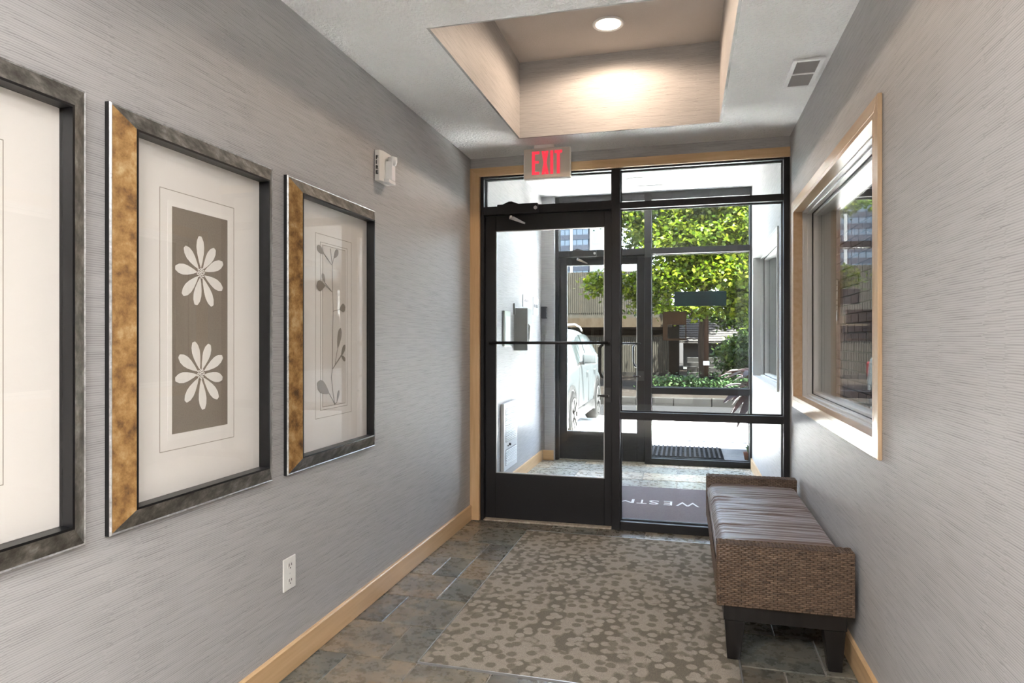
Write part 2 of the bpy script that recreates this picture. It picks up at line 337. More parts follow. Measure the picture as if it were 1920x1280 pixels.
# ------------------------------------------------------------ mesh helpers
ORI = {}
class MB:
    def __init__(s): s.v = []; s.f = []
    def add(s, vs, fs):
        k = len(s.v); s.v += [tuple(v) for v in vs]; s.f += [tuple(i + k for i in f) for f in fs]; return s
    def box(s, x0, x1, y0, y1, z0, z1):
        if x0 > x1: x0, x1 = x1, x0
        if y0 > y1: y0, y1 = y1, y0
        if z0 > z1: z0, z1 = z1, z0
        return s.add([(x0, y0, z0), (x1, y0, z0), (x1, y1, z0), (x0, y1, z0), (x0, y0, z1), (x1, y0, z1), (x1, y1, z1), (x0, y1, z1)],
                     [(0, 3, 2, 1), (4, 5, 6, 7), (0, 1, 5, 4), (1, 2, 6, 5), (2, 3, 7, 6), (3, 0, 4, 7)])
    def prism(s, poly, axis, a, b):
        """poly: 2-D points; axis 0/1/2 extruded from a to b (poly gives the other two axes in order)"""
        def mk(p, t):
            q = list(p); q.insert(axis, t); return tuple(q)
        n = len(poly)
        vs = [mk(p, a) for p in poly] + [mk(p, b) for p in poly]
        fs = [tuple(range(n))[::-1], tuple(range(n, 2 * n))] + [(i, (i + 1) % n, (i + 1) % n + n, i + n) for i in range(n)]
        return s.add(vs, fs)
    def tube(s, pts, r, seg=8, cap=True):
        pts = [Vector(p) for p in pts]; n = len(pts)
        rr = r if isinstance(r, (list, tuple)) else [r] * n
        vs = []; fs = []; prev = None
        for i, p in enumerate(pts):
            t = (pts[min(i + 1, n - 1)] - pts[max(i - 1, 0)]).normalized()
            u = prev if prev is not None else (Vector((0, 0, 1)) if abs(t.z) < 0.9 else Vector((1, 0, 0)))
            u = (u - t * u.dot(t)).normalized(); prev = u; w = t.cross(u)
            for k in range(seg):
                a = 2 * pi * k / seg; vs.append(p + (u * math.cos(a) + w * math.sin(a)) * rr[i])
        for i in range(n - 1):
            for k in range(seg):
                fs.append((i * seg + k, i * seg + (k + 1) % seg, (i + 1) * seg + (k + 1) % seg, (i + 1) * seg + k))
        if cap: fs += [tuple(range(seg))[::-1], tuple(range((n - 1) * seg, n * seg))]
        return s.add(vs, fs)
    def lathe(s, prof, c, axis=2, seg=24):
        """prof: (radius, height) pairs revolved about axis through c"""
        vs = []; n = len(prof)
        for (r, h) in prof:
            for k in range(seg):
                a = 2 * pi * k / seg; q = [r * math.cos(a), r * math.sin(a)]; q.insert(axis, h)
                vs.append((c[0] + q[0], c[1] + q[1], c[2] + q[2]))
        fs = [(i * seg + k, i * seg + (k + 1) % seg, (i + 1) * seg + (k + 1) % seg, (i + 1) * seg + k) for i in range(n - 1) for k in range(seg)]
        fs += [tuple(range(seg))[::-1], tuple(range((n - 1) * seg, n * seg))]
        return s.add(vs, fs)
    def obj(s, name, m, parent=None, smooth=False, bevel=0.0, seg=2, recalc=True):
        xs = [v[0] for v in s.v]; ys = [v[1] for v in s.v]; zs = [v[2] for v in s.v]
        o0 = Vector(((min(xs) + max(xs)) / 2, (min(ys) + max(ys)) / 2, min(zs)))
        me = bpy.data.meshes.new(name)
        me.from_pydata([(v[0] - o0.x, v[1] - o0.y, v[2] - o0.z) for v in s.v], [], s.f)
        if bevel or recalc:
            bm = bmesh.new(); bm.from_mesh(me)
            if recalc: bmesh.ops.recalc_face_normals(bm, faces=bm.faces)
            if bevel:
                bmesh.ops.bevel(bm, geom=[e for e in bm.edges if e.is_manifold and e.calc_face_angle(0) > 0.5], offset=bevel, segments=seg, profile=0.5, affect='EDGES', clamp_overlap=True)
            bm.to_mesh(me); bm.free()
        if smooth:
            me.shade_smooth()
        me.materials.append(M[m] if isinstance(m, str) else m)
        o = bpy.data.objects.new(name, me); COL.objects.link(o)
        ORI[o] = o0
        if parent is not None:
            o.parent = parent; o.location = o0 - ORI[parent]
        else: o.location = o0
        return o
def box(*a): return MB().box(*a)
def thing(name, loc, label=None, cat=None, group=None, kind=None):
    o = bpy.data.objects.new(name, None); COL.objects.link(o); o.location = loc; o.empty_display_size = 0.1
    ORI[o] = Vector(loc); tag(o, label, cat, group, kind); return o
def tag(o, label=None, cat=None, group=None, kind=None):
    if label: o['label'] = label
    if cat: o['category'] = cat
    if group: o['group'] = group
    if kind: o['kind'] = kind
    return o
def struct(o, label=None, cat=None): return tag(o, label, cat, None, 'structure')
def piece(src, loc, parent):
    """another piece that shares the mesh of src; loc in world space"""
    c = src.copy(); COL.objects.link(c); c.parent = parent
    ORI[c] = Vector(loc); c.location = Vector(loc) - ORI[parent]; return c
def letters(txt, size, m, name, parent, mtx, depth=0.002, width=None):
    """one flat raised letter mesh; mtx places the text plane"""
    cu = bpy.data.curves.new(name, 'FONT'); cu.body = txt; cu.size = size; cu.extrude = depth / 2
    cu.align_x = 'LEFT'; cu.resolution_u = 3
    to = bpy.data.objects.new('tmp', cu); COL.objects.link(to)
    me = bpy.data.meshes.new_from_object(to); bpy.data.objects.remove(to); bpy.data.curves.remove(cu)
    xs = [v.co.x for v in me.vertices]; ys = [v.co.y for v in me.vertices]
    x0, x1 = min(xs), max(xs); y0, y1 = min(ys), max(ys)
    k = (width / (x1 - x0)) if width else 1.0
    for v in me.vertices: v.co = mtx @ Vector(((v.co.x - x0) * k, (v.co.y - y0) * (size / (y1 - y0)), v.co.z))
    bb = [v.co.copy() for v in me.vertices]
    o0 = sum(bb, Vector()) / len(bb)
    for v in me.vertices: v.co -= o0
    me.materials.clear(); me.materials.append(M[m]); me.name = name
    o = bpy.data.objects.new(name, me); COL.objects.link(o); ORI[o] = o0
    o.parent = parent; o.location = o0 - ORI[parent]; return o

# ------------------------------------------------------------ shell of the lobby passage and vestibule
# openings in the right wall: window_1 (lobby) and window_2 (vestibule)
W1 = (2.485, 4.23, 0.925, 2.055); W2 = (4.95, 6.70, 0.91, 2.08)
b = MB(); X1 = 0.86
ys = [Y0, W1[0], W1[1], W2[0], W2[1], 7.0]
for i in (0, 2, 4): b.box(RW, X1, ys[i], ys[i + 1], -0.05, 3.3)
for w in (W1, W2): b.box(RW, X1, w[0], w[1], -0.05, w[2]); b.box(RW, X1, w[0], w[1], w[3], 3.3)
struct(b.obj('wall_right', 'wallpaper', recalc=False), 'grey woven wallpaper wall beside the bench')
b = box(L - 0.2, L, Y0, 7.0, -0.05, 3.3)
b.box(L, -1.34, 6.82, 7.0, -0.05, HV)                      # short return beside the outer door
struct(b.obj('wall_left', 'wallpaper', recalc=False), 'grey woven wallpaper wall carrying the framed pictures')
b = box(L, RW, 4.44, 4.60, 2.488, 3.3)
struct(b.obj('wall_front', 'wallpaper'), 'strip of grey wallpaper above the glazed entrance')
# lobby ceiling with the raised tray
b = MB(); zt = 3.3
b.box(L, TX0 - 0.012, Y0, 4.44, H, zt); b.box(TX1 + 0.012, RW, Y0, 4.44, H, zt)
b.box(TX0 - 0.012, TX1 + 0.012, Y0, TY0 - 0.012, H, zt); b.box(TX0 - 0.012, TX1 + 0.012, TY1 + 0.012, 4.44, H, zt)
ceil = struct(b.obj('ceiling', 'ceiling', recalc=False), 'white textured ceiling with a raised tray')
b = MB()
b.box(TX0 - 0.012, TX0, TY0 - 0.012, TY1 + 0.012, H + 0.001, TZ); b.box(TX1, TX1 + 0.012, TY0 - 0.012, TY1 + 0.012, H + 0.001, TZ)
b.box(TX0, TX1, TY0 - 0.012, TY0, H + 0.001, TZ); b.box(TX0, TX1, TY1, TY1 + 0.012, H + 0.001, TZ)
b.obj('tray_side', 'wallpaper', ceil)
box(TX0 - 0.012, TX1 + 0.012, TY0 - 0.012, TY1 + 0.012, TZ, TZ + 0.2).obj('tray_top', 'tray_ceiling', ceil)
struct(box(L, RW, 4.60, 6.99, HV, 3.3).obj('ceiling_vestibule', 'ceiling'), 'white ceiling of the glazed vestibule')
struct(box(L - 0.2, X1, Y0, 7.02, 3.3, 3.5).obj('roof', 'plaster'), 'flat roof slab over the entrance')
# facade above the outer glazing
struct(box(-9, X1 + 0.9, 6.99, 7.15, HV - 0.01, 3.5).obj('wall_facade', 'plaster'), 'plain facade above the outer glazing')
struct(box(-9, L - 0.2, 6.8, 7.1, -0.3, HV - 0.01).obj('wall_facade_side', 'plaster'), 'plain facade left of the entrance')

# floor slab (grout) and slate tiles
floor = struct(box(L, RW, Y0, 4.47, -0.06, -0.006).obj('floor', 'grout'), 'slate tile floor around the carpet inset')
TG = 0.003
def tile(x0, x1, y0, y1, parent, z=0.0, m='slate'):
    dz = random.uniform(-0.0015, 0.0008)
    o = box(x0 + TG, x1 - TG, y0 + TG, y1 - TG, -0.012, z + dz).obj('tile', m, parent, bevel=0.0025, seg=1)
    return o
lx = [L + 0.001, -1.33, -1.185, -1.027]
rows = [(2.10, 2.42, [1]), (2.42, 2.73, [2]), (2.73, 3.04, [1]), (3.04, 3.345, [2]), (3.345, 3.65, [1, 2]), (3.65, 3.95, [2]), (3.95, 4.285, [1])]
for y0, y1, js in rows:
    e = [lx[0]] + [lx[j] for j in js] + [lx[3]]
    for a, c in zip(e, e[1:]): tile(a, c, y0, y1, floor)
e = [L + 0.001, -1.19, -0.88, -0.565, -0.253, 0.057, 0.368, RW - 0.001]
for a, c in zip(e, e[1:]): tile(a, c, 4.285, 4.455, floor)
for y0, y1, j in ((2.10, 2.42, 0.52), (2.42, 2.72, 0.369), (2.72, 3.03, 0.52), (3.03, 3.34, 0.369), (3.34, 3.65, 0.52), (3.65, 3.96, 0.369), (3.96, 4.285, 0.52)):
    tile(0.21, j, y0, y1, floor); tile(j, RW - 0.001, y0, y1, floor)
e = [-1.027, -0.72, -0.41, -0.10, 0.21]
for a, c in zip(e, e[1:]): tile(a, c, 2.10, 2.415, floor)
yy = 2.10
k = 0
while yy > 0.4:                                             # rows behind the camera's lower edge
    y1 = yy; yy -= 0.31; k += 1
    e = [L + 0.001] + [x for x in [(-1.33 if k % 2 else -1.185) + 0.31 * i for i in range(7)] if x < RW - 0.1] + [RW - 0.001]
    for a, c in zip(e, e[1:]): tile(a, c, yy, y1, floor)
# carpet inset
car = thing('carpet_inset', (-0.41, 3.35, 0), 'tan carpet inset with dotted leaf pattern in the slate floor', 'carpet')
cx = [-1.022 + 1.227 * i / 4 for i in range(5)]
for i in range(4):
    off = 0.0 if i % 2 == 0 else 0.23
    ye = [2.425]; y = 2.425 + (0.46 if off == 0 else 0.23)
    while y < 4.275: ye.append(y); y += 0.46
    if 4.275 - ye[-1] < 0.06: ye[-1] = 4.275
    else: ye.append(4.275)
    for a, c in zip(ye, ye[1:]):
        box(cx[i] + 0.0004, cx[i + 1] - 0.0004, a + 0.0004, c - 0.0004, -0.0055, 0.003).obj('carpet_tile', 'carpet', car)
b = box(-1.0265, -1.0225, 2.418, 4.279, -0.0055, 0.0045); b.box(0.2055, 0.2095, 2.418, 4.279, -0.0055, 0.0045)
b.box(-1.0265, 0.2095, 2.4175, 2.4215, -0.0055, 0.0045); b.box(-1.0265, 0.2095, 4.2785, 4.2825, -0.0055, 0.0045)
b.obj('edge_trim', 'alu', car)

# vestibule floor
vf = struct(box(L, RW, 4.47, 7.0, -0.06, -0.006).obj('floor_vestibule', 'grout_glare'), 'slate tile floor of the vestibule')
yy = 4.56; k = 0
while yy < 6.98:
    y1 = min(yy + 0.31, 6.99); k += 1
    e = [L + 0.001] + [x for x in [L - 0.15 + (0.31 if k % 2 else 0.0) + 0.62 * i for i in range(7)] if L + 0.08 < x < RW - 0.08] + [RW - 0.001]
    for a, c in zip(e, e[1:]): tile(a, c, yy, y1, vf, 0.0, 'slate_glare')
    yy = y1
# baseboards
def baseboard(name, poly, a, c, m, label):
    return struct(MB().prism(poly, 1, a, c).obj(name, m), label)
bh = 0.108
baseboard('baseboard_left', [(L, 0.003), (L + 0.014, 0.003), (L + 0.014, bh - 0.006), (L + 0.009, bh), (L, bh)], Y0, 4.435, 'maple_y', 'maple baseboard under the framed pictures')
baseboard('baseboard_right', [(RW, 0.003), (RW - 0.014, 0.003), (RW - 0.014, bh - 0.006), (RW - 0.009, bh), (RW, bh)], Y0, 4.435, 'maple_y', 'maple baseboard behind the bench')
baseboard('baseboard_vestibule_left', [(L, 0.003), (L + 0.014, 0.003), (L + 0.014, bh), (L, bh)], 4.62, 6.80, 'maple_y', 'maple baseboard below the wall heater')
baseboard('baseboard_vestibule_right', [(RW, 0.003), (RW - 0.014, 0.003), (RW - 0.014, bh), (RW, bh)], 4.62, 6.86, 'maple_y', 'maple baseboard under the vestibule window')
struct(box(L + 0.015, -1.345, 6.806, 6.8195, 0.003, bh).obj('baseboard_return', 'maple_x'), 'short maple baseboard beside the outer door')

# wood casing round the inner entrance
tr = thing('trim_1', (L + 0.035, 4.43, 0), 'maple casing round the glazed entrance', None, None, 'structure')
MB().prism([(L + 0.001, 0.003), (-1.406, 0.003), (-1.406, 2.428), (L + 0.001, 2.487)], 1, 4.42, 4.437).obj('jamb_board', 'maple_z', tr)
MB().prism([(L + 0.001, 2.487), (-1.406, 2.428), (RW - 0.001, 2.428), (RW - 0.001, 2.487)], 1, 4.42, 4.437).obj('head_board', 'maple_x', tr)
box(L + 0.001, -1.408, 4.437, 4.5, 0.003, 2.487).obj('jamb_backing', 'maple_z', tr)
box(-1.408, RW - 0.001, 4.441, 4.5, 2.43, 2.486).obj('head_backing', 'maple_x', tr)

# ------------------------------------------------------------ storefront glazing (inner and outer)
def storefront(name, label, yc, xs_, zs_, panes, dep=0.11):
    """xs_: vertical members (x0,x1,z0,z1); zs_: horizontals (x0,x1,z0,z1); panes: (x0,x1,z0,z1)"""
    t = thing(name, (xs_[0][0], yc, 0), label, None, None, 'structure')
    for (x0, x1, z0, z1) in xs_: box(x0, x1, yc - dep / 2, yc + dep / 2, z0, z1).obj('mullion', 'black', t, bevel=0.002, seg=1)
    for (x0, x1, z0, z1) in zs_: box(x0, x1, yc - dep / 2 + 0.002, yc + dep / 2 - 0.002, z0, z1).obj('rail', 'black', t, bevel=0.002, seg=1)
    for (x0, x1, z0, z1) in panes:
        p = box(x0 + 0.001, x1 - 0.001, yc - 0.003, yc + 0.003, z0 + 0.001, z1 - 0.001).obj('pane', 'glass', t)
        g = 0.007; s = MB()
        for (a, c, e, f) in ((x0, x0 + g, z0, z1), (x1 - g, x1, z0, z1), (x0 + g, x1 - g, z0, z0 + g), (x0 + g, x1 - g, z1 - g, z1)):
            s.box(a, c, yc - 0.012, yc - 0.004, e, f); s.box(a, c, yc + 0.004, yc + 0.012, e, f)
        s.obj('gasket', 'gasket', t)
    return t
storefront('window_3', 'black framed sidelight and transoms of the inner entrance', D,
    [(-1.405, -1.381, 0.0, 2.43), (-0.481, -0.424, 0.0, 2.43), (0.600, 0.6365, 0.0, 2.43)],
    [(-1.381, -0.481, 2.158, 2.216), (-0.424, 0.600, 2.157, 2.201), (-0.424, 0.600, 0.744, 0.792), (-0.424, 0.600, 0.0, 0.057), (-1.381, -0.481, 2.418, 2.43), (-0.424, 0.600, 2.418, 2.43)],
    [(-1.381, -0.481, 2.216, 2.418), (-0.424, 0.600, 2.201, 2.418), (-0.424, 0.600, 0.792, 2.157), (-0.424, 0.600, 0.057, 0.744)])
storefront('window_4', 'black framed outer storefront facing the street', D2,
    [(-1.339, -1.300, 0.0, HV), (-0.405, -0.337, 0.0, HV), (0.616, 0.6365, 0.0, HV)],
    [(-1.300, -0.405, 2.150, 2.215), (-0.337, 0.616, 2.155, 2.215), (-0.337, 0.616, 0.724, 0.788), (-0.337, 0.616, 0.0, 0.060), (-1.300, -0.405, 2.71, HV), (-0.337, 0.616, 2.71, HV)],
    [(-1.300, -0.405, 2.215, 2.71), (-0.337, 0.616, 2.215, 2.71), (-0.337, 0.616, 0.788, 2.155), (-0.337, 0.616, 0.060, 0.724)])

def glazed_door(name, label, yc, x0, x1, ztop, gx0, gx1, gz0, gz1, zbar, inner):
    t = thing(name, ((x0 + x1) / 2, yc, 0.012), label, None, None, 'structure')
    d = 0.022
    box(x0, gx0, yc - d, yc + d, 0.014, ztop).obj('stile', 'black', t, bevel=0.002, seg=1)
    box(gx1, x1, yc - d, yc + d, 0.014, ztop).obj('stile', 'black', t, bevel=0.002, seg=1)
    box(gx0, gx1, yc - d, yc + d, gz1, ztop).obj('top_rail', 'black', t, bevel=0.002, seg=1)
    box(gx0, gx1, yc - d, yc + d, 0.014, gz0).obj('kick_rail', 'black', t, bevel=0.002, seg=1)
    box(gx0 + 0.001, gx1 - 0.001, yc - 0.003, yc + 0.003, gz0 + 0.001, gz1 - 0.001).obj('pane', 'glass', t)
    g = 0.006; s = MB()
    for (a, c, e, f) in ((gx0, gx0 + g, gz0, gz1), (gx1 - g, gx1, gz0, gz1), (gx0 + g, gx1 - g, gz0, gz0 + g), (gx0 + g, gx1 - g, gz1 - g, gz1)):
        s.box(a, c, yc - 0.014, yc - 0.004, e, f)
    s.obj('glazing_bead', 'alu', t)
    # push bar inside, pull handle outside
    pb = MB().tube([(gx0 - 0.03, yc - d - 0.035, zbar), (gx1 + 0.03, yc - d - 0.035, zbar)], 0.010, 10)
    for x in (gx0 - 0.03, gx1 + 0.03): pb.tube([(x, yc - d + 0.001, zbar), (x, yc - d - 0.04, zbar)], 0.010, 10)
    pb.obj('push_bar', 'black', t, smooth=True)
    xh = gx1 - 0.045
    pts = [(gx1 + 0.025, yc + d - 0.001, zbar - 0.01), (gx1 + 0.025, yc + d + 0.05, zbar - 0.01), (xh + 0.02, yc + d + 0.055, zbar - 0.012), (xh, yc + d + 0.055, zbar - 0.035), (xh, yc + d + 0.055, zbar - 0.20), (xh + 0.015, yc + d + 0.055, zbar - 0.235), (gx1 + 0.025, yc + d + 0.05, zbar - 0.255), (gx1 + 0.025, yc + d - 0.001, zbar - 0.255)]
    MB().tube(pts, 0.011, 10).obj('pull_handle', 'black', t, smooth=True)
    # paddle lock on the closing stile
    pl = box(gx1 + 0.006, x1 - 0.006, yc - d - 0.006, yc - d + 0.001, 0.852, 0.951).obj('lock_plate', 'dark_metal', t, bevel=0.002, seg=1)
    MB().prism([(gx1 + 0.03, 0.888), (gx1 + 0.03, 0.906), (gx1 - 0.02, 0.906), (gx1 - 0.05, 0.898), (gx1 - 0.02, 0.890)], 1, yc - d - 0.03, yc - d - 0.014).obj('lever', 'black', pl, bevel=0.002, seg=1)
    MB().tube([(gx1 + 0.024, yc - d - 0.005, 0.897), (gx1 + 0.024, yc - d - 0.022, 0.897)], 0.009, 10).obj('spindle', 'alu', pl)
    # overhead closer on the transom bar
    cz = ztop + 0.028; xa = x0 + 0.11; ycl = yc - 0.055
    cl = MB().box(xa, xa + 0.29, ycl - 0.05, ycl - 0.001, cz - 0.034, cz + 0.034).obj('closer_body', 'black', t, bevel=0.006)
    MB().prism([(xa + 0.04, cz + 0.034), (xa + 0.15, cz + 0.034), (xa + 0.105, cz + 0.052), (xa + 0.085, cz + 0.052)], 1, ycl - 0.045, ycl - 0.006).obj('closer_cap', 'black', cl)
    xp = xa + 0.095
    MB().tube([(xp, ycl - 0.025, cz - 0.03), (xp, ycl - 0.025, cz - 0.062)], 0.012, 12).obj('closer_pivot', 'chrome', cl, smooth=True)
    MB().prism([(xp - 0.012, cz - 0.050), (xp + 0.02, cz - 0.050), (xp + 0.105, cz - 0.098), (xp + 0.10, cz - 0.108), (xp - 0.012, cz - 0.066)], 1, ycl - 0.032, ycl - 0.022).obj('closer_arm', 'chrome', cl)
    MB().tube([(xa + 0.275, ycl - 0.052, cz), (xa + 0.275, ycl - 0.04, cz)], 0.013, 10).obj('closer_screw_cap', 'alu', cl)
    return t
glazed_door('door_1', 'black framed glass door with push bar between lobby and vestibule', D, -1.379, -0.483, 2.156, -1.302, -0.532, 0.332, 2.048, 1.256, True)
glazed_door('door_2', 'black framed outer glass door to the street', D2, -1.298, -0.407, 2.148, -1.222, -0.484, 0.304, 2.065, 1.235, False)
struct(box(-1.381, -0.481, 4.43, 4.565, 0.0005, 0.012).obj('threshold', 'threshold', bevel=0.003, seg=1), 'worn metal threshold under the inner door')
struct(box(-1.300, -0.405, 6.86, 7.0, 0.0015, 0.012).obj('threshold', 'threshold', bevel=0.003, seg=1), 'worn metal threshold under the outer door')

# ------------------------------------------------------------ windows in the right wall
def side_window(name, label, w, wood):
    y0, y1, z0, z1 = w
    t = thing(name, (RW, (y0 + y1) / 2, z0), label, None, None, 'structure')
    cw, cp = 0.05, 0.015
    if wood:
        o = (y0 - cw, y1 + cw, z0 - cw, z1 + cw); x0, x1 = RW - cp, RW - 0.0005
        for nm, poly, m in (('casing_near', [(o[0], o[2]), (y0, z0), (y0, z1), (o[0], o[3])], 'casing_z'), ('casing_far', [(y1, z0), (o[1], o[2]), (o[1], o[3]), (y1, z1)], 'casing_z'),
                            ('casing_bottom', [(o[0], o[2]), (o[1], o[2]), (y1, z0), (y0, z0)], 'casing_y'), ('casing_top', [(y0, z1), (y1, z1), (o[1], o[3]), (o[0], o[3])], 'casing_y')):
            MB().prism(poly, 0, x0, x1).obj('casing_board', m, t, bevel=0.002, seg=1)
        s = MB()
        k = 0.018
        for (a, c, e, f) in ((y0, y0 + k, z0, z1), (y1 - k, y1, z0, z1), (y0 + k, y1 - k, z0, z0 + k), (y0 + k, y1 - k, z1 - k, z1)): s.box(RW - cp, RW + 0.035, a, c, e, f)
        s.obj('jamb_liner', 'casing_y', t)
    # stepped vinyl frame and sash
    def ring(nm, xa, xb, g0, g1, m):
        s = MB(); a0, a1, b0, b1 = y0 + g0, y1 - g0, z0 + g0, z1 - g0
        for (a, c, e, f) in ((a0, a0 + g1, b0, b1), (a1 - g1, a1, b0, b1), (a0 + g1, a1 - g1, b0, b0 + g1), (a0 + g1, a1 - g1, b1 - g1, b1)): s.box(xa, xb, a, c, e, f)
        return s.obj(nm, m, t, bevel=0.0015, seg=1)
    g = 0.0
    ring('frame', RW + 0.036 if wood else RW - 0.012, RW + 0.215, 0.0005, 0.024, 'vinyl_frame')
    ring('frame_stop', RW + 0.060, RW + 0.0855, 0.0245, 0.010, 'vinyl_frame')
    ring('seal', RW + 0.086, RW + 0.0925, 0.0245, 0.012, 'vinyl_dark')
    ring('sash', RW + 0.093, RW + 0.150, 0.0245, 0.026, 'vinyl_frame')
    box(RW + 0.113, RW + 0.119, y0 + 0.050, y1 - 0.050, z0 + 0.050, z1 - 0.050).obj('pane', 'glass', t)
    return t
side_window('window_1', 'maple cased window in the right wall above the bench', W1, True)
side_window('window_2', 'white framed window in the right wall of the vestibule', W2, False)

# ------------------------------------------------------------ the lobby behind the camera (closed room; ceiling panels added as fill light)
LX0, LX1, LY0 = -3.6, 3.2, -4.2
struct(box(LX0, LX1, LY0, Y0, -0.06, 0.0).obj('floor_lobby', 'lobby_floor'), 'stone floor of the lobby')
struct(box(LX0, LX1, LY0, Y0, 2.9, 3.1).obj('ceiling_lobby', 'ceiling'), 'white lobby ceiling')
struct(box(LX0 - 0.15, LX0, LY0, Y0, -0.06, 3.1).obj('wall_lobby_left', 'lobby_wall'), 'plain lobby side wall')
struct(box(LX1, LX1 + 0.15, LY0, Y0, -0.06, 3.1).obj('wall_lobby_right', 'lobby_wall'), 'plain lobby side wall with no windows')
struct(box(LX0 - 0.15, LX1 + 0.15, LY0 - 0.15, LY0, -0.06, 3.1).obj('wall_lobby_back', 'lobby_dark'), 'plain lobby end wall')
b = box(LX0 - 0.15, L - 0.2, Y0, Y0 + 0.15, -0.06, 3.1); b.box(X1, LX1 + 0.15, Y0, Y0 + 0.15, -0.06, 3.1); b.box(L - 0.2, X1, Y0 - 0.0, Y0 + 0.12, 3.3, 3.5); b.box(L - 0.2, X1, Y0 - 0.15, Y0, H, 2.9)
struct(b.obj('wall_lobby_front', 'lobby_wall'), 'plain lobby wall either side of the passage')
n = 0
for yy in (-0.85, -1.6):
    for xx in (-2.7, -1.45, -0.2, 1.05, 2.3):
        t = thing('lobby_fill_panel', (xx, yy, 2.86), 'added square fill light on the unseen lobby ceiling behind the viewer', 'ceiling light', 'added lobby fill panels')  # added to brighten the passage from behind the camera
        box(xx - 0.34, xx + 0.34, yy - 0.34, yy + 0.34, 2.875, 2.8995).obj('frame', 'white_paint', t, bevel=0.004)  # frame of the added fill panel
        box(xx - 0.30, xx + 0.30, yy - 0.30, yy + 0.30, 2.868, 2.876).obj('fill_diffuser', 'fill_lobby', t)

# ------------------------------------------------------------ recessed lights
def downlight(x, y, z, r, power, label, spread, col=(1.0, 0.76, 0.56)):
    t = thing('recessed_light', (x, y, z - 0.01), label, 'ceiling light')
    MB().lathe([(r, -0.001), (r, -0.006), (r * 0.93, -0.010), (r * 0.80, -0.006), (r * 0.80, -0.001)], (x, y, z), 2, 40).obj('trim_ring', 'white_paint', t, smooth=False)
    MB().lathe([(0.001, -0.0035), (r * 0.79, -0.0035), (r * 0.79, -0.0015), (0.001, -0.0015)], (x, y, z), 2, 40).obj('lens', 'lens_warm', t)
    ld = bpy.data.lights.new('lamp', 'SPOT'); ld.energy = power; ld.spot_size = R_(spread); ld.spot_blend = 0.3; ld.shadow_soft_size = 0.06
    ld.color = col
    lo = bpy.data.objects.new('lamp', ld); COL.objects.link(lo); lo.location = (0, 0, -0.006); lo.parent = t
    return t
downlight(-0.415, 3.675, TZ, 0.088, 0.74, 'round recessed ceiling light glowing in the raised tray', 172)
downlight(-0.447, 6.30, HV, 0.10, 0.15, 'round recessed ceiling light glowing in the vestibule', 168, (1.0, 0.94, 0.88))

# ------------------------------------------------------------ ceiling registers
def register(x0, x1, y0, y1, z, label, axis, nslat, sp):
    t = thing('air_register', ((x0 + x1) / 2, (y0 + y1) / 2, z - 0.012), label, 'vent')
    fw = sp; f = MB()
    f.box(x0, x0 + fw, y0, y1, z - 0.010, z - 0.0005); f.box(x1 - fw, x1, y0, y1, z - 0.010, z - 0.0005)
    f.box(x0 + fw, x1 - fw, y0, y0 + fw, z - 0.010, z - 0.0005); f.box(x0 + fw, x1 - fw, y1 - fw, y1, z - 0.010, z - 0.0005)
    f.obj('frame', 'white_paint', t, bevel=0.002, seg=1)
    box(x0 + fw, x1 - fw, y0 + fw, y1 - fw, z - 0.003, z - 0.001).obj('backing', 'vent_grey', t)
    if axis == 'y':
        ym = (y0 + y1) / 2; box(x0 + fw, x1 - fw, ym - 0.005, ym + 0.005, z - 0.009, z - 0.003).obj('divider', 'white_paint', t)
        for i in range(nslat):
            yv = y0 + fw + (y1 - y0 - 2 * fw) * (i + 0.5) / nslat
            if abs(yv - ym) < 0.008: continue
            MB().prism([(yv - 0.004, z - 0.004), (yv - 0.0028, z - 0.003), (yv + 0.004, z - 0.0085), (yv + 0.003, z - 0.0095)], 0, x0 + fw, x1 - fw).obj('slat', 'vent_grey', t)
    else:
        xm = (x0 + x1) / 2; box(xm - 0.004, xm + 0.004, y0 + fw, y1 - fw, z - 0.009, z - 0.003).obj('divider', 'white_paint', t)
        for i in range(nslat):
            xv = x0 + fw + (x1 - x0 - 2 * fw) * (i + 0.5) / nslat
            if abs(xv - xm) < 0.008: continue
            MB().prism([(xv - 0.004, z - 0.004), (xv - 0.0028, z - 0.003), (xv + 0.004, z - 0.0085), (xv + 0.003, z - 0.0095)], 1, y0 + fw, y1 - fw).obj('slat', 'vent_grey', t)
    return t
register(0.476, 0.616, 3.23, 3.575, H, 'white framed grey louvre vent in the lobby ceiling', 'y', 22, 0.021)
register(-0.50, -0.20, 6.56, 6.68, HV, 'small white slot vent in the vestibule ceiling', 'x', 16, 0.02)

# ------------------------------------------------------------ exit sign
ey = 4.24; ex0, ex1, ez0, ez1 = -1.037, -0.724, 2.338, 2.537
t = thing('exit_sign', ((ex0 + ex1) / 2, ey, ez0), 'beige ceiling sign reading EXIT in red letters', 'sign')
box(ex0, ex1, ey - 0.012, ey + 0.028, ez0, ez1).obj('housing', 'exit_edge', t, bevel=0.004)
box(ex0 + 0.004, ex1 - 0.004, ey - 0.0145, ey - 0.0115, ez0 + 0.004, ez1 - 0.004).obj('face_plate', 'exit_panel', t, bevel=0.001, seg=1)
box(-0.965, -0.83, ey - 0.02, ey + 0.035, ez1 - 0.001, H - 0.0008).obj('canopy_mount', 'exit_edge', t, bevel=0.003)
w_, h_ = ex1 - ex0, ez1 - ez0
def ebox(u0, u1, v0, v1): return [(ex0 + u0 * w_, ez0 + v0 * h_), (ex0 + u1 * w_, ez0 + v0 * h_), (ex0 + u1 * w_, ez0 + v1 * h_), (ex0 + u0 * w_, ez0 + v1 * h_)]
vb, vt = 0.13, 0.90; yF, yB = ey - 0.0175, ey - 0.0142
b = MB()
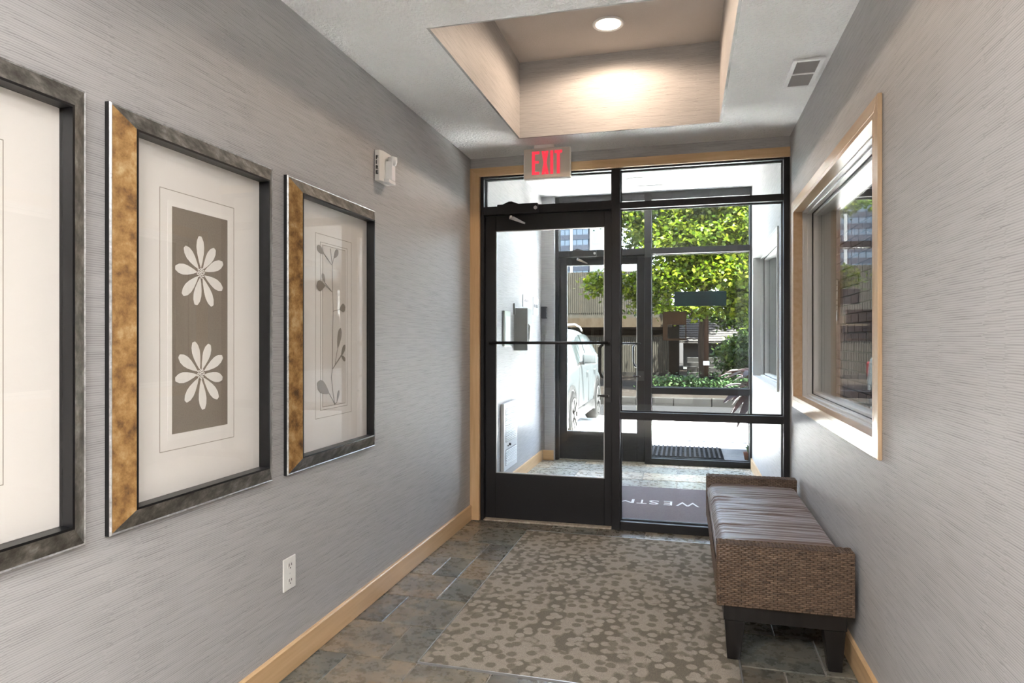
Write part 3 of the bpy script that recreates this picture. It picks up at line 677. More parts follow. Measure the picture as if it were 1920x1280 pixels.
for q in ((0.185, 0.25, vb, vt), (0.25, 0.345, vt - 0.095, vt), (0.25, 0.335, 0.50, 0.585), (0.25, 0.345, vb, vb + 0.095)): b.prism(ebox(*q), 1, yF, yB)
b.obj('letter', 'exit_red', t)
b = MB()
def P2(u, v): return (ex0 + u * w_, ez0 + v * h_)
b.prism([P2(0.39, vt), P2(0.455, vt), P2(0.545, vb), P2(0.48, vb)], 1, yF, yB); b.prism([P2(0.475, vt), P2(0.54, vt), P2(0.458, vb), P2(0.392, vb)], 1, yF + 0.0003, yB)
b.obj('letter', 'exit_red', t)
MB().prism(ebox(0.578, 0.642, vb, vt), 1, yF, yB).obj('letter', 'exit_red', t)
b = MB(); b.prism(ebox(0.668, 0.832, vt - 0.095, vt), 1, yF, yB); b.prism(ebox(0.718, 0.782, vb, vt - 0.095), 1, yF, yB)
b.obj('letter', 'exit_red', t)

# ------------------------------------------------------------ fire strobe on the left wall
t = thing('fire_strobe', (L, 3.0, 2.062), 'white fire alarm horn strobe on the left wall', 'alarm')
sy0, sy1, sz0, sz1 = 2.945, 3.075, 2.060, 2.212
MB().prism([(L + 0.0005, sy0), (L + 0.024, sy0 + 0.004), (L + 0.034, sy0 + 0.03), (L + 0.034, sy1 - 0.01), (L + 0.024, sy1), (L + 0.0005, sy1)], 2, sz0, sz1).obj('body', 'white_plastic', t, bevel=0.003)
ln = MB().prism([(L + 0.034, sy0 + 0.05), (L + 0.066, sy0 + 0.062), (L + 0.066, sy1 - 0.03), (L + 0.034, sy1 - 0.015)], 2, sz0 + 0.012, sz1 - 0.045).obj('lens', 'clear_lens', t, bevel=0.003)
MB().lathe([(0.001, -0.03), (0.017, -0.028), (0.024, -0.01), (0.024, 0.012), (0.001, 0.02)], (L + 0.058, (sy0 + sy1) / 2 + 0.018, sz1 - 0.035), 2, 20).obj('bulb_reflector', 'clear_lens', t, smooth=True)
MB().prism([(L + 0.030, sz0 - 0.004), (L + 0.062, sz0 - 0.004), (L + 0.062, sz0 + 0.012), (L + 0.030, sz0 + 0.016)], 1, sy0 + 0.035, sy1 - 0.02).obj('lens_foot', 'clear_lens', t, bevel=0.002)
# FIRE stacked down the narrow side that faces the room
for i, ch in enumerate('FIRE'):
    mt = Matrix.Translation((L + 0.009, sy0 - 0.0005, sz0 + 0.105 - i * 0.0245)) @ Matrix(((1, 0, 0, 0), (0, 0, -1, 0), (0, 1, 0, 0), (0, 0, 0, 1)))
    letters(ch, 0.018, 'ink', 'letter', t, mt, 0.006, 0.003 if ch == 'I' else 0.011)

# ------------------------------------------------------------ duplex outlet
t = thing('wall_outlet', (L, 2.222, 0.318), 'white duplex power outlet low on the left wall', 'outlet')
oy0, oy1, oz0, oz1 = 2.181, 2.262, 0.319, 0.444
MB().box(L + 0.0005, L + 0.007, oy0, oy1, oz0, oz1).obj('cover_plate', 'white_plastic', t, bevel=0.004)
for zc in (0.352, 0.411):
    r = MB().lathe([(0.001, 0.0), (0.0165, 0.0), (0.0165, 0.002), (0.001, 0.002)], (L + 0.0068, 2.2215, zc), 0, 20).obj('receptacle', 'white_plastic', t)
    box(L + 0.0086, L + 0.0094, 2.2125, 2.2155, zc - 0.001, zc + 0.010).obj('slot', 'dark_slot', r)
    box(L + 0.0086, L + 0.0094, 2.2275, 2.2305, zc + 0.000, zc + 0.009).obj('slot', 'dark_slot', r)
    MB().lathe([(0.0005, 0), (0.0026, 0), (0.0026, 0.0008), (0.0005, 0.0008)], (L + 0.0086, 2.2215, zc - 0.008), 0, 10).obj('ground_hole', 'dark_slot', r)
MB().lathe([(0.0005, 0), (0.003, 0), (0.0022, 0.001), (0.0005, 0.001)], (L + 0.0069, 2.2215, 0.3815), 0, 10).obj('screw', 'alu', t)

# ------------------------------------------------------------ framed pictures
def picture(y0, y1, z0, z1, label, kind):
    t = thing('framed_picture', (L, (y0 + y1) / 2, z0), label, 'picture', 'framed shadow box prints on the left wall')
    w, t1, t2 = 0.058, 0.015, 0.045; bw = 0.007
    x = lambda a: L + 0.001 + a
    # moulding: each side an own mitred board; faces rise towards the inner lip
    def side(k):
        # k: 0 near, 1 far, 2 bottom, 3 top ; function maps (across, along-end) to (y,z)
        def pt(a, e, xx):
            if k == 0: y, z = y0 + a, (z0 + a if e == 0 else z1 - a)
            elif k == 1: y, z = y1 - a, (z0 + a if e == 0 else z1 - a)
            elif k == 2: y, z = (y0 + a if e == 0 else y1 - a), z0 + a
            else: y, z = (y0 + a if e == 0 else y1 - a), z1 - a
            return (x(xx), y, z)
        def strip(prof, nm, m, parent):
            vs = [pt(a, e, xx) for (a, xx) in prof for e in (0, 1)]
            n = len(prof)
            fs = [(2 * i, 2 * i + 1, 2 * ((i + 1) % n) + 1, 2 * ((i + 1) % n)) for i in range(n)]
            fs += [tuple(2 * i for i in range(n)), tuple(2 * i + 1 for i in range(n))[::-1]]
            return MB().add(vs, fs).obj(nm, m, parent)
        rail = strip([(bw, t1 + 0.002), (w, t2), (w, 0.002), (bw, 0.002)], 'moulding', 'moulding_warm_glint' if k == 0 else 'pewter', t)  # near side painted golden for the warm light it reflects
        strip([(0.0, t1 - 0.001), (bw * 0.5, t1 + 0.004), (bw, t1 + 0.002), (bw, 0.002), (0.0012, 0.002)], 'outer_bead', 'silver_bead', rail)
        strip([(0.0, 0.0), (0.0, t1 - 0.001), (0.001, t1 - 0.001), (0.001, 0.0)], 'side_edge', 'black_lip', rail)
        strip([(w, 0.004), (w, t2 + 0.001), (w + 0.006, t2 + 0.001), (w + 0.006, 0.004)], 'inner_lip', 'black_lip', rail)
    for k in range(4): side(k)
    g = w + 0.006; a0, a1, b0, b1 = y0 + g, y1 - g, z0 + g, z1 - g
    box(x(0.001), x(0.005), a0, a1, b0, b1).obj('mat_board', 'mat_board', t)
    box(x(0.0125), x(0.0145), a0, a1, b0, b1).obj('glass', 'picture_glass', t)
    xa = 0.0055
    def line_rect(p0, p1, q0, q1, lw=0.0022):
        s = MB()
        for (u0, u1, v0, v1) in ((p0, p0 + lw, q0, q1), (p1 - lw, p1, q0, q1), (p0 + lw, p1 - lw, q0, q0 + lw), (p0 + lw, p1 - lw, q1 - lw, q1)): s.box(x(0.005), x(xa), u0, u1, v0, v1)
        return s.obj('ruled_line', 'mat_line', t)
    def leaf(base, tip, wd, parent, nm='leaf', m='leaf_print', blunt=False, x0_=0.0075, x1_=0.0082):
        by, bz = base; ty, tz = tip; dy, dz = ty - by, tz - bz; ln = math.hypot(dy, dz); py, pz = -dz / ln, dy / ln
        prof = [(0.02, 0.05), (0.2, 0.45), (0.45, 0.85), (0.65, 1.0), (0.84, 0.85), (0.97, 0.45 if blunt else 0.3), (1.0, 0.3 if blunt else 0.02)]
        pts = [(by + dy * s + py * wd * v, bz + dz * s + pz * wd * v) for s, v in prof] + [(by + dy * s - py * wd * v, bz + dz * s - pz * wd * v) for s, v in prof[::-1]]
        return MB().prism(pts, 0, x(x0_), x(x1_)).obj(nm, m, parent)
    yc = (y0 + y1) / 2
    if kind == 'daisy':
        box(x(0.005), x(0.0058), 1.606, 1.880, 0.981, 1.690).obj('bevel_mat', 'petal', t)
        box(x(0.0058), x(0.0072), 1.622, 1.864, 0.999, 1.674).obj('panel', 'taupe', t)
        line_rect(1.575, 1.899, 0.951, 1.722)
        fl = [((1.74, 1.488), [(1.736, 1.602), (1.802, 1.571), (1.84, 1.53), (1.838, 1.444), (1.791, 1.387), (1.718, 1.387), (1.663, 1.415), (1.633, 1.494), (1.671, 1.561)]),
              ((1.739, 1.172), [(1.709, 1.272), (1.778, 1.264), (1.838, 1.224), (1.838, 1.152), (1.817, 1.089), (1.751, 1.06), (1.675, 1.091), (1.633, 1.161), (1.648, 1.23)])]
        for c, tips in fl:
            b = MB(); random.seed(3)
            for i in range(26):
                r = 0.0165 * math.sqrt(i / 26.0); a = i * 2.39996
                b.lathe([(0.0003, 0.002), (0.0021, 0.0018), (0.0026, 0.0006), (0.0024, 0.0)], (x(0.0075), c[0] + r * math.cos(a), c[1] + r * math.sin(a)), 0, 6)
            f = b.obj('flower', 'petal', t, smooth=True)
            for tp in tips:
                bs = (c[0] + (tp[0] - c[0]) * 0.14, c[1] + (tp[1] - c[1]) * 0.14)
                leaf(bs, tp, 0.0165, f, 'petal', 'petal', True, 0.0074, 0.0084)
    elif kind == 'branch':
        p0, p1, q0, q1 = 2 * yc - 2.646, 2.646, 0.998, 1.674
        box(x(0.005), x(0.0062), p0, p1, q0, q1).obj('panel', 'beige_panel', t)
        line_rect(p0 - 0.003, p1 + 0.003, q0 - 0.003, q1 + 0.003, 0.004); line_rect(p0 - 0.02, p1 + 0.02, q0 - 0.015, q1 + 0.013); line_rect(p0 - 0.057, p1 + 0.057, q0 - 0.047, q1 + 0.046)
        st = MB()
        def stem(pts, r=0.0016):
            st.tube([(x(0.0075), a, c) for a, c in pts], r, 6)
        stem([(2.552, 0.999), (2.535, 1.06), (2.525, 1.117), (2.532, 1.154), (2.534, 1.317), (2.539, 1.401), (2.534, 1.482), (2.532, 1.596), (2.516, 1.668)])
        lv = [((2.525, 1.60), (2.468, 1.637), (2.41, 1.664), 0.013), ((2.531, 1.60), (2.542, 1.628), (2.58, 1.670), 0.012), ((2.534, 1.482), (2.473, 1.517), (2.451, 1.556), 0.009), ((2.534, 1.482), (2.475, 1.507), (2.408, 1.50), 0.019),
              ((2.539, 1.401), (2.592, 1.411), (2.642, 1.424), 0.016), ((2.555, 1.172), (2.575, 1.236), (2.602, 1.33), 0.014), ((2.53, 1.149), (2.604, 1.203), (2.642, 1.256), 0.010), ((2.53, 1.149), (2.606, 1.21), (2.644, 1.185), 0.008),
              ((2.548, 1.005), (2.508, 1.049), (2.412, 1.10), 0.022), ((2.555, 1.0), (2.57, 1.006), (2.588, 1.058), 0.007)]
        for bs, md, tp, wd in lv: stem([bs, md], 0.0013)
        br = st.obj('printed_branch', 'leaf_print', t, smooth=True)
        for bs, md, tp, wd in lv: leaf(md, tp, wd * 1.2, br)
    else:
        line_rect(2 * yc - 1.126, 1.126, 0.955, 1.725)
        p0, p1, q0, q1 = yc - 0.121, yc + 0.121, 0.999, 1.674
        box(x(0.005), x(0.0062), p0, p1, q0, q1).obj('panel', 'beige_panel', t)
        st = MB().tube([(x(0.0075), yc + 0.01, 1.0), (x(0.0075), yc - 0.012, 1.3), (x(0.0075), yc + 0.004, 1.62)], 0.0016, 6).obj('printed_branch', 'leaf_print', t, smooth=True)
        for i in range(7):
            zc = 1.08 + i * 0.082; sgn = -1 if i % 2 else 1
            leaf((yc - 0.004, zc), (yc + sgn * 0.085, zc + 0.055), 0.014, st)
    return t
picture(0.605, 1.325, 0.762, 1.905, 'nearest framed print, cut off at the left edge of the view', 'spray')
picture(1.395, 2.098, 0.762, 1.905, 'framed shadow box of two white daisies on taupe', 'daisy')
picture(2.190, 2.915, 0.762, 1.905, 'framed print of a grey leafy branch, nearest the door', 'branch')

# ------------------------------------------------------------ wicker bench
bx0, bx1, by0, by1, bz0, bz1 = 0.122, 0.618, 2.715, 4.115, 0.232, 0.474
bench = thing('wicker_bench', ((bx0 + bx1) / 2, (by0 + by1) / 2, 0), 'brown woven wicker bench with dark tapered legs by the right wall', 'bench')
def weave(s, org, du, dv, dn, nu, nv, lift=0.0026):
    """a field of over-under strands: every cell a small arched strip, raised in turn"""
    org, du, dv, dn = Vector(org), Vector(du), Vector(dv), Vector(dn)
    for j in range(nv):
        for i in range(-1, nu):
            if (i + j) % 2: continue
            u0, u1 = max(i + 0.06, 0), min(i + 1.94, nu); v0, v1 = j + 0.03, j + 0.97
            if u1 - u0 < 0.2: continue
            us = [u0, u0 + (u1 - u0) * 0.25, u0 + (u1 - u0) * 0.75, u1]; hs = [0.0, 1.0, 1.0, 0.0]
            vs = []
            for u, hh in zip(us, hs):
                for v, k in ((v0, 0.55), ((v0 + v1) / 2, 1.0), (v1, 0.55)):
                    vs.append(org + du * u + dv * v + dn * (lift * (-0.35 + 1.35 * hh) * k))
            fs = []
            for a in range(3):
                for c in range(2): fs.append((a * 3 + c, a * 3 + c + 1, a * 3 + c + 4, a * 3 + c + 3))
            s.add(vs, fs)
def wicker_block(nm, x0, x1, y0, y1, z0, z1, cu=0.0130, cv=0.0078):
    core = box(x0 + 0.002, x1 - 0.002, y0 + 0.002, y1 - 0.002, z0 + 0.001, z1 - 0.001).obj(nm, 'wicker_core', bench, bevel=0.004)
    s = MB(); dx, dy, dz = x1 - x0, y1 - y0, z1 - z0
    nx, ny, nz = max(2, round(dx / cu)), max(2, round(dy / cu)), max(2, round(dz / cv))
    weave(s, (x0, y0, z0), (dx / nx, 0, 0), (0, 0, dz / nz), (0, -1, 0), nx, nz)
    weave(s, (x0, y1, z0), (dx / nx, 0, 0), (0, 0, dz / nz), (0, 1, 0), nx, nz)
    weave(s, (x0, y0, z0), (0, dy / ny, 0), (0, 0, dz / nz), (-1, 0, 0), ny, nz)
    n2 = max(2, round(dy / cv)) if dy < 0.3 else max(2, round(dx / cv))
    if dy < 0.3: weave(s, (x0, y0, z1), (dx / nx, 0, 0), (0, dy / n2, 0), (0, 0, 1), nx, n2)
    w = s.obj('woven_strands', 'wicker', core, recalc=False); w['kind'] = 'stuff'
    at = w.data.attributes.new('tint', 'FLOAT', 'FACE'); rn = random.Random(2); tv = [min(1, max(0, rn.gauss(0.45, 0.15))) for _ in range(len(w.data.polygons) // 6 + 1)]
    at.data.foreach_set('value', [tv[i // 6] for i in range(len(w.data.polygons))])
    return core
wicker_block('end_panel', bx0, bx1, by0, by0 + 0.07, bz0, bz1)
wicker_block('end_panel', bx0, bx1, by1 - 0.07, by1, bz0, bz1)
wicker_block('side_panel', bx0 + 0.003, bx1 - 0.003, by0 + 0.0735, by1 - 0.0735, bz0, 0.345)
# dark base with tapered legs
ap = MB(); ax0, ax1, ay0, ay1 = bx0 + 0.026, bx1 - 0.022, by0 + 0.026, by1 - 0.026
for q in ((ax0, ax1, ay0, ay0 + 0.03), (ax0, ax1, ay1 - 0.03, ay1), (ax0, ax0 + 0.03, ay0 + 0.03, ay1 - 0.03), (ax1 - 0.03, ax1, ay0 + 0.03, ay1 - 0.03)): ap.box(*q, 0.165, bz0 - 0.0005)
ap.obj('apron', 'dark_wood', bench, bevel=0.002, seg=1)
for lx_, sx in ((ax0 + 0.004, 1), (ax1 - 0.004, -1)):
    for ly_, sy in ((ay0 + 0.004, 1), (ay1 - 0.004, -1)):
        w0, w1 = 0.078, 0.048; z0 = 0.0052 if lx_ < 0.2 else 0.001
        top = [(lx_, ly_), (lx_ + sx * w0, ly_), (lx_ + sx * w0, ly_ + sy * w0), (lx_, ly_ + sy * w0)]
        o = 0.010
        bot = [(lx_ + sx * o, ly_ + sy * o), (lx_ + sx * (o + w1), ly_ + sy * o), (lx_ + sx * (o + w1), ly_ + sy * (o + w1)), (lx_ + sx * o, ly_ + sy * (o + w1))]
        MB().add([(p[0], p[1], z0) for p in bot] + [(p[0], p[1], 0.1645) for p in top], [(0, 3, 2, 1), (4, 5, 6, 7), (0, 1, 5, 4), (1, 2, 6, 5), (2, 3, 7, 6), (3, 0, 4, 7)]).obj('leg', 'dark_wood', bench, bevel=0.002, seg=1)
# ruched satin cushion
random.seed(11)
qx0, qx1, qy0, qy1, qz0, qz1 = bx0 + 0.008, bx1 - 0.006, by0 + 0.074, by1 - 0.074, 0.346, 0.438
NX, NY = 26, 240
folds = []
y = qy0 + 0.03
while y < qy1 - 0.02:
    folds.append((y, random.uniform(0.006, 0.013), random.uniform(0.002, 0.008), random.uniform(-0.012, 0.012), random.uniform(0, 6.28), random.uniform(0.15, 0.85), random.uniform(0.3, 1.2)))
    y += random.uniform(0.014, 0.040)
vs = []; fs = []
def cz(fx, yv):
    h = 0
    for (yc_, wd, am, sl, ph, c0, sp_) in folds:
        if abs(yv - yc_) > 0.07: continue
        yy_ = yc_ + sl * (fx - 0.5) * 2 + 0.004 * math.sin(fx * 7 + ph)
        win = 0.35 + 0.65 * math.exp(-((fx - c0) / sp_) ** 2)
        h += am * win * math.exp(-((yv - yy_) / wd) ** 2)
    return h
prof = []
for i in range(NX + 1):
    f = i / NX; prof.append(f)
for j in range(NY + 1):
    yv = qy0 + (qy1 - qy0) * j / NY
    ed = min(1.0, min(yv - qy0, qy1 - yv) / 0.035); ee = math.sqrt(max(0, 1 - (1 - ed) ** 2))
    ring = [(qx0, yv, qz0)]
    for k in range(4): ring.append((qx0 - 0.004 * math.sin(pi * (k + 1) / 5) + 0.0015 * math.sin(yv * 160 + k), yv, qz0 + (qz1 - 0.03 - qz0) * (k + 1) / 5))
    for f in prof:
        e2 = min(1.0, min(f, 1 - f) / 0.09); rr = math.sqrt(max(0, 1 - (1 - e2) ** 2))
        ring.append((qx0 + (qx1 - qx0) * f, yv, qz1 - 0.03 + 0.03 * rr * (0.5 + 0.5 * ee) + cz(f, yv) * (0.3 + 0.7 * rr) - 0.004))
    ring.append((qx1, yv, qz0))
    vs += ring
n = len(ring)
for j in range(NY):
    for i in range(n): fs.append((j * n + i, j * n + (i + 1) % n, (j + 1) * n + (i + 1) % n, (j + 1) * n + i))
fs += [tuple(range(n)), tuple(range(NY * n, NY * n + n))[::-1]]
cu = MB().add(vs, fs).obj('cushion', 'cushion', bench, smooth=True)
tag(cu, 'gathered taupe satin seat cushion')
MB().tube([(qx0 - 0.003, qy0 + (qy1 - qy0) * i / 40, qz1 - 0.034 + 0.0015 * math.sin(i * 1.3)) for i in range(41)], 0.0026, 6).obj('piping', 'cushion', cu, smooth=True)

# ------------------------------------------------------------ vestibule furnishings
# wall heater on the left wall
t = thing('wall_heater', (L, 5.45, 0.185), 'white louvred wall heater low on the vestibule wall', 'heater')
hy0, hy1, hz0, hz1 = 5.22, 5.66, 0.185, 0.745
box(L + 0.0005, L + 0.03, hy0, hy1, hz0, hz1).obj('housing', 'white_paint', t, bevel=0.006)
def louvres(z0, z1, nn):
    for i in range(nn):
        zc = z0 + (z1 - z0) * (i + 0.5) / nn
        MB().prism([(L + 0.0305, zc - 0.0035), (L + 0.038, zc - 0.0055), (L + 0.038, zc - 0.002), (L + 0.0305, zc + 0.002)], 1, hy0 + 0.05, hy1 - 0.05).obj('louvre', 'white_paint', t)
box(L + 0.0298, L + 0.0306, hy0 + 0.045, hy1 - 0.045, hz0 + 0.04, hz0 + 0.175).obj('grille_backing', 'vent_grey', t)
box(L + 0.0298, L + 0.0306, hy0 + 0.045, hy1 - 0.045, hz0 + 0.235, hz1 - 0.04).obj('grille_backing', 'vent_grey', t)
louvres(hz0 + 0.045, hz0 + 0.17, 9); louvres(hz0 + 0.24, hz1 - 0.045, 18)
MB().lathe([(0.001, 0), (0.011, 0), (0.009, 0.014), (0.001, 0.014)], (L + 0.0301, hy0 + 0.17, hz0 + 0.205), 0, 14).obj('thermostat_knob', 'dark_metal', t)
MB().lathe([(0.001, 0), (0.006, 0), (0.006, 0.006), (0.001, 0.006)], (L + 0.0301, hy0 + 0.12, hz0 + 0.2), 0, 10).obj('pilot_lamp', 'dark_metal', t)
# tall pale directory plate
t = thing('directory_plate', (L, 5.375, 1.22), 'pale narrow directory plate on the vestibule wall', 'plate')
box(L + 0.0005, L + 0.02, 5.28, 5.47, 1.22, 1.52).obj('plate', 'pale_plate', t, bevel=0.004)
box(L + 0.0202, L + 0.022, 5.305, 5.445, 1.25, 1.475).obj('insert', 'paper', t)
# angled grey entry console
t = thing('entry_console', (L, 5.87, 1.20), 'grey metal entry phone console with a raised wedge', 'entry phone')
MB().prism([(L + 0.0005, 5.66), (L + 0.11, 5.72), (L + 0.11, 5.90), (L + 0.0005, 5.98)], 2, 1.18, 1.56).obj('housing', 'grey_metal', t, bevel=0.004)
MB().prism([(L + 0.111, 1.42), (L + 0.125, 1.40), (L + 0.111, 1.22)], 1, 5.76, 5.86).obj('handset_cradle', 'alu', t)
box(L + 0.0005, L + 0.012, 5.64, 5.665, 1.5, 1.6).obj('bracket', 'grey_metal', t)
# notices
for (ya, yb, za, zb, lab, rows_) in ((5.98, 6.20, 1.588, 1.702, 'small white notice with dark symbols above the entry phone', 4), (6.40, 6.63, 1.525, 1.702, 'white notice nearest the wall return', 6), (6.06, 6.24, 1.26, 1.535, 'tall plain white notice beside the entry phone', 0)):
    t = thing('wall_notice', (L, (ya + yb) / 2, za), lab, 'notice')
    box(L + 0.0005, L + 0.006, ya, yb, za, zb).obj('sheet', 'paper', t)
    for i in range(rows_):
        yq = ya + (yb - ya) * (i + 1) / (rows_ + 1)
        box(L + 0.0061, L + 0.0068, yq - 0.011, yq + 0.011, za + (zb - za) * 0.42, za + (zb - za) * (0.60 + 0.05 * (i % 2))).obj('printed_mark', 'ink', t)
t = thing('card_reader', (-1.43, 6.8, 1.50), 'charcoal card reader box on the wall return', 'card reader')
box(-1.47, -1.415, 6.765, 6.8195, 1.50, 1.625).obj('body', 'dark_metal', t, bevel=0.005)
b = MB()
for i in range(7): b.box(-1.414, -1.4125, 6.775, 6.812, 1.515 + i * 0.014, 1.521 + i * 0.014)
b.obj('keypad_ribs', 'alu', t)
t = thing('junction_box', (-1.44, 6.8, 1.34), 'small grey junction box with conduit below the card reader', 'junction box')
box(-1.468, -1.425, 6.785, 6.8195, 1.345, 1.425).obj('body', 'grey_metal', t, bevel=0.003)
box(-1.460, -1.435, 6.795, 6.8195, 1.285, 1.335).obj('switch', 'grey_metal', t, bevel=0.002)
MB().tube([(-1.448, 6.812, 1.285), (-1.448, 6.812, 0.115)], 0.006, 8).obj('conduit', 'grey_metal', t, smooth=True)

# doormat with its lettering (reads from the street side)
t = thing('entrance_mat', (-0.40, 5.2, 0), 'mauve grey entrance mat with white lettering inside the vestibule', 'doormat')
box(-1.30, 0.42, 4.66, 5.765, 0.0015, 0.010).obj('pile', 'doormat', t, bevel=0.003, seg=1)
for ch, xa, xb in (('W', 0.102, -0.069), ('E', -0.099, -0.163), ('S', -0.200, -0.275), ('T', -0.290, -0.367), ('M', -0.388, -0.525)):
    mt = Matrix.Translation((xa, 5.288, 0.0105)) @ Matrix.Rotation(pi, 4, 'Z')
    letters(ch, 0.122, 'mat_white', 'letter', t, mt, 0.0016, abs(xa - xb))

# signs fixed to the outer glass
ys_ = D2 - 0.0122
t = tag(box(-0.111, 0.399, ys_, ys_ + 0.008, 1.618, 1.766).obj('door_sign', 'sign_teal', bevel=0.002, seg=1), 'dark teal rectangular sign stuck on the outer glass', 'sign')
t = thing('framed_notice', (-0.106, ys_, 1.269), 'brown edged square notice on the outer glass below the teal sign', 'sign')
b = MB()
for q in ((-0.223, -0.176, 1.269, 1.565), (0.000, 0.011, 1.269, 1.565), (-0.176, 0.000, 1.269, 1.285), (-0.176, 0.000, 1.43, 1.565)): b.box(q[0], q[1], ys_, ys_ + 0.006, q[2], q[3])
b.obj('backing_frame', 'sign_brown', t)
box(-0.175, -0.001, ys_ + 0.001, ys_ + 0.005, 1.2855, 1.2885).obj('edge_strip', 'sign_brown', t)

# ------------------------------------------------------------ outside: ground
gp = MB()
prof = [(6.9, -0.01), (8.15, -0.012), (8.9, -0.06), (10.2, -0.20), (15.1, -0.22)]
vs = []
for (y, z) in prof: vs += [(-30, y, z), (30, y, z)]
vs += [(-30, 15.1, -0.6), (30, 15.1, -0.6), (-30, 6.9, -0.6), (30, 6.9, -0.6)]
fs = [(2 * i, 2 * i + 1, 2 * i + 3, 2 * i + 2) for i in range(4)] + [(8, 9, 11, 10), (10, 11, 13, 12), (12, 13, 1, 0)]
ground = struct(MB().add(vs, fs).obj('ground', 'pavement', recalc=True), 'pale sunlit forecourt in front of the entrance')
for i, yj in enumerate((9.05, 10.4)):
    zz = -0.075 if i == 0 else -0.2
    struct(box(-30, 30, yj, yj + 0.012, zz - 0.02, zz + 0.004 if i else zz + 0.0065).obj('pavement_joint', 'asphalt'), 'thin joint line across the forecourt' if i == 0 else 'second joint line across the forecourt')
struct(MB().prism([(12.9, -0.4), (12.9, -0.2025), (15.115, -0.2105), (15.115, -0.4)], 0, -30, 30).obj('street', 'asphalt'), 'street strip in front of the planting bed, tree shade put into its grey')  # road strip darkened to carry the shade of the trees
struct(box(-200, 200, 15.35, 420, -0.8, -0.3).obj('ground_far', 'soil'), 'ground beyond the planting bed')
bed = struct(MB().prism([(15.35, -0.5), (15.35, -0.06), (17.5, -0.02), (22.6, 0.02), (40, 0.1), (40, -0.5)], 0, -30, 30).obj('planting_bed', 'soil'), 'mulched planting bed behind the stone edging')
ed = thing('stone_edging', (0, 15.22, -0.25), 'row of grey edging stones along the planting bed', 'curb')
x = -6.0; src = None
while x < 6.0:
    w = 0.82; box(x + 0.008, x + w - 0.008, 15.12 + random.uniform(-.01, .01), 15.35, -0.25, -0.035 + random.uniform(-.008, .008)).obj('edging_stone', 'curb', ed, bevel=0.012)
    x += w
struct(box(-9, 2.2, 6.99, 8.14, -0.2, -0.0105).obj('shade_slab', 'shade_concrete'), 'forecourt strip under the scraper mat, building shade painted dark')  # building's shade on the forecourt, put in as a darker strip
# rubber scraper mat outside
t = thing('scraper_mat', (-0.3, 7.75, 0), 'black rubber scraper mat outside the entrance', 'doormat')
box(-1.15, 0.405, 7.36, 8.12, -0.011, -0.002).obj('base', 'rubber', t)
b = MB()
for i in range(30):
    xa = -1.14 + 1.54 * i / 30; b.box(xa, xa + 0.022, 7.365, 8.115, -0.002, 0.009)
for j in range(15):
    ya = 7.37 + 0.735 * j / 15; b.box(-1.145, 0.40, ya, ya + 0.012, -0.0019, 0.006)
b.obj('scraper_ribs', 'rubber', t)['kind'] = 'stuff'

# side passage with a brick wall, seen through window_1
struct(box(1.62, 1.8, 2.0, 8.2, -0.3, 3.3).obj('wall_side_passage', 'mortar'), 'mortar bed of the brick wall beyond the maple cased window')
struct(box(X1, 1.8, 2.0, 8.2, 3.0, 3.3).obj('passage_dimming_roof', 'plaster'), 'unseen roof added to keep the side passage dim')  # unseen, added overhead to block daylight from the passage
struct(box(X1, 1.8, 1.9, 2.0, -0.3, 3.3).obj('wall_passage_end', 'plaster'), 'closed end of the side passage')
struct(box(X1, 1.62, 2.0, 7.0, -0.3, -0.02).obj('floor_side_passage', 'asphalt'), 'paved floor of the side passage')
wb = thing('wall_brick', (1.61, 7.0, -0.02), 'red brick wall glimpsed through the maple cased window', None, None, 'structure')
ch_, bl_ = 0.094, 0.285; first = None
for j in range(26):
    z0 = 0.03 + j * ch_; off = (bl_ / 2 if j % 2 else 0)
    for i in range(10):
        y0 = 5.35 + off + i * bl_
        if y0 + bl_ > 8.19: continue
        if first is None:
            first = box(1.600, 1.6195, y0 + 0.006, y0 + bl_ - 0.006, z0 + 0.006, z0 + ch_ - 0.006).obj('brick', 'brick', wb, bevel=0.003, seg=1)
        else: piece(first, (1.60975 + random.uniform(-0.0015, 0.001), y0 + bl_ / 2, z0 + 0.006), wb)
t = thing('wall_lantern', (1.55, 7.85, 1.5), 'white barred wall lantern on the brick wall', 'lantern')
lyc = 7.80
box(1.50, 1.59, lyc - 0.05, lyc + 0.05, 1.60, 1.93).obj('shade', 'lantern_glass', t)
b = MB()
for z in (1.598, 1.645, 1.70, 1.80, 1.86, 1.925): b.box(1.493, 1.595, lyc - 0.057, lyc + 0.057, z, z + 0.008)
for yy in (lyc - 0.057, lyc + 0.049): b.box(1.493, 1.501, yy, yy + 0.008, 1.60, 1.93)
b.obj('cage', 'dark_metal', t)
box(1.585, 1.5995, lyc - 0.05, lyc + 0.05, 1.48, 1.60).obj('back_plate', 'dark_metal', t)

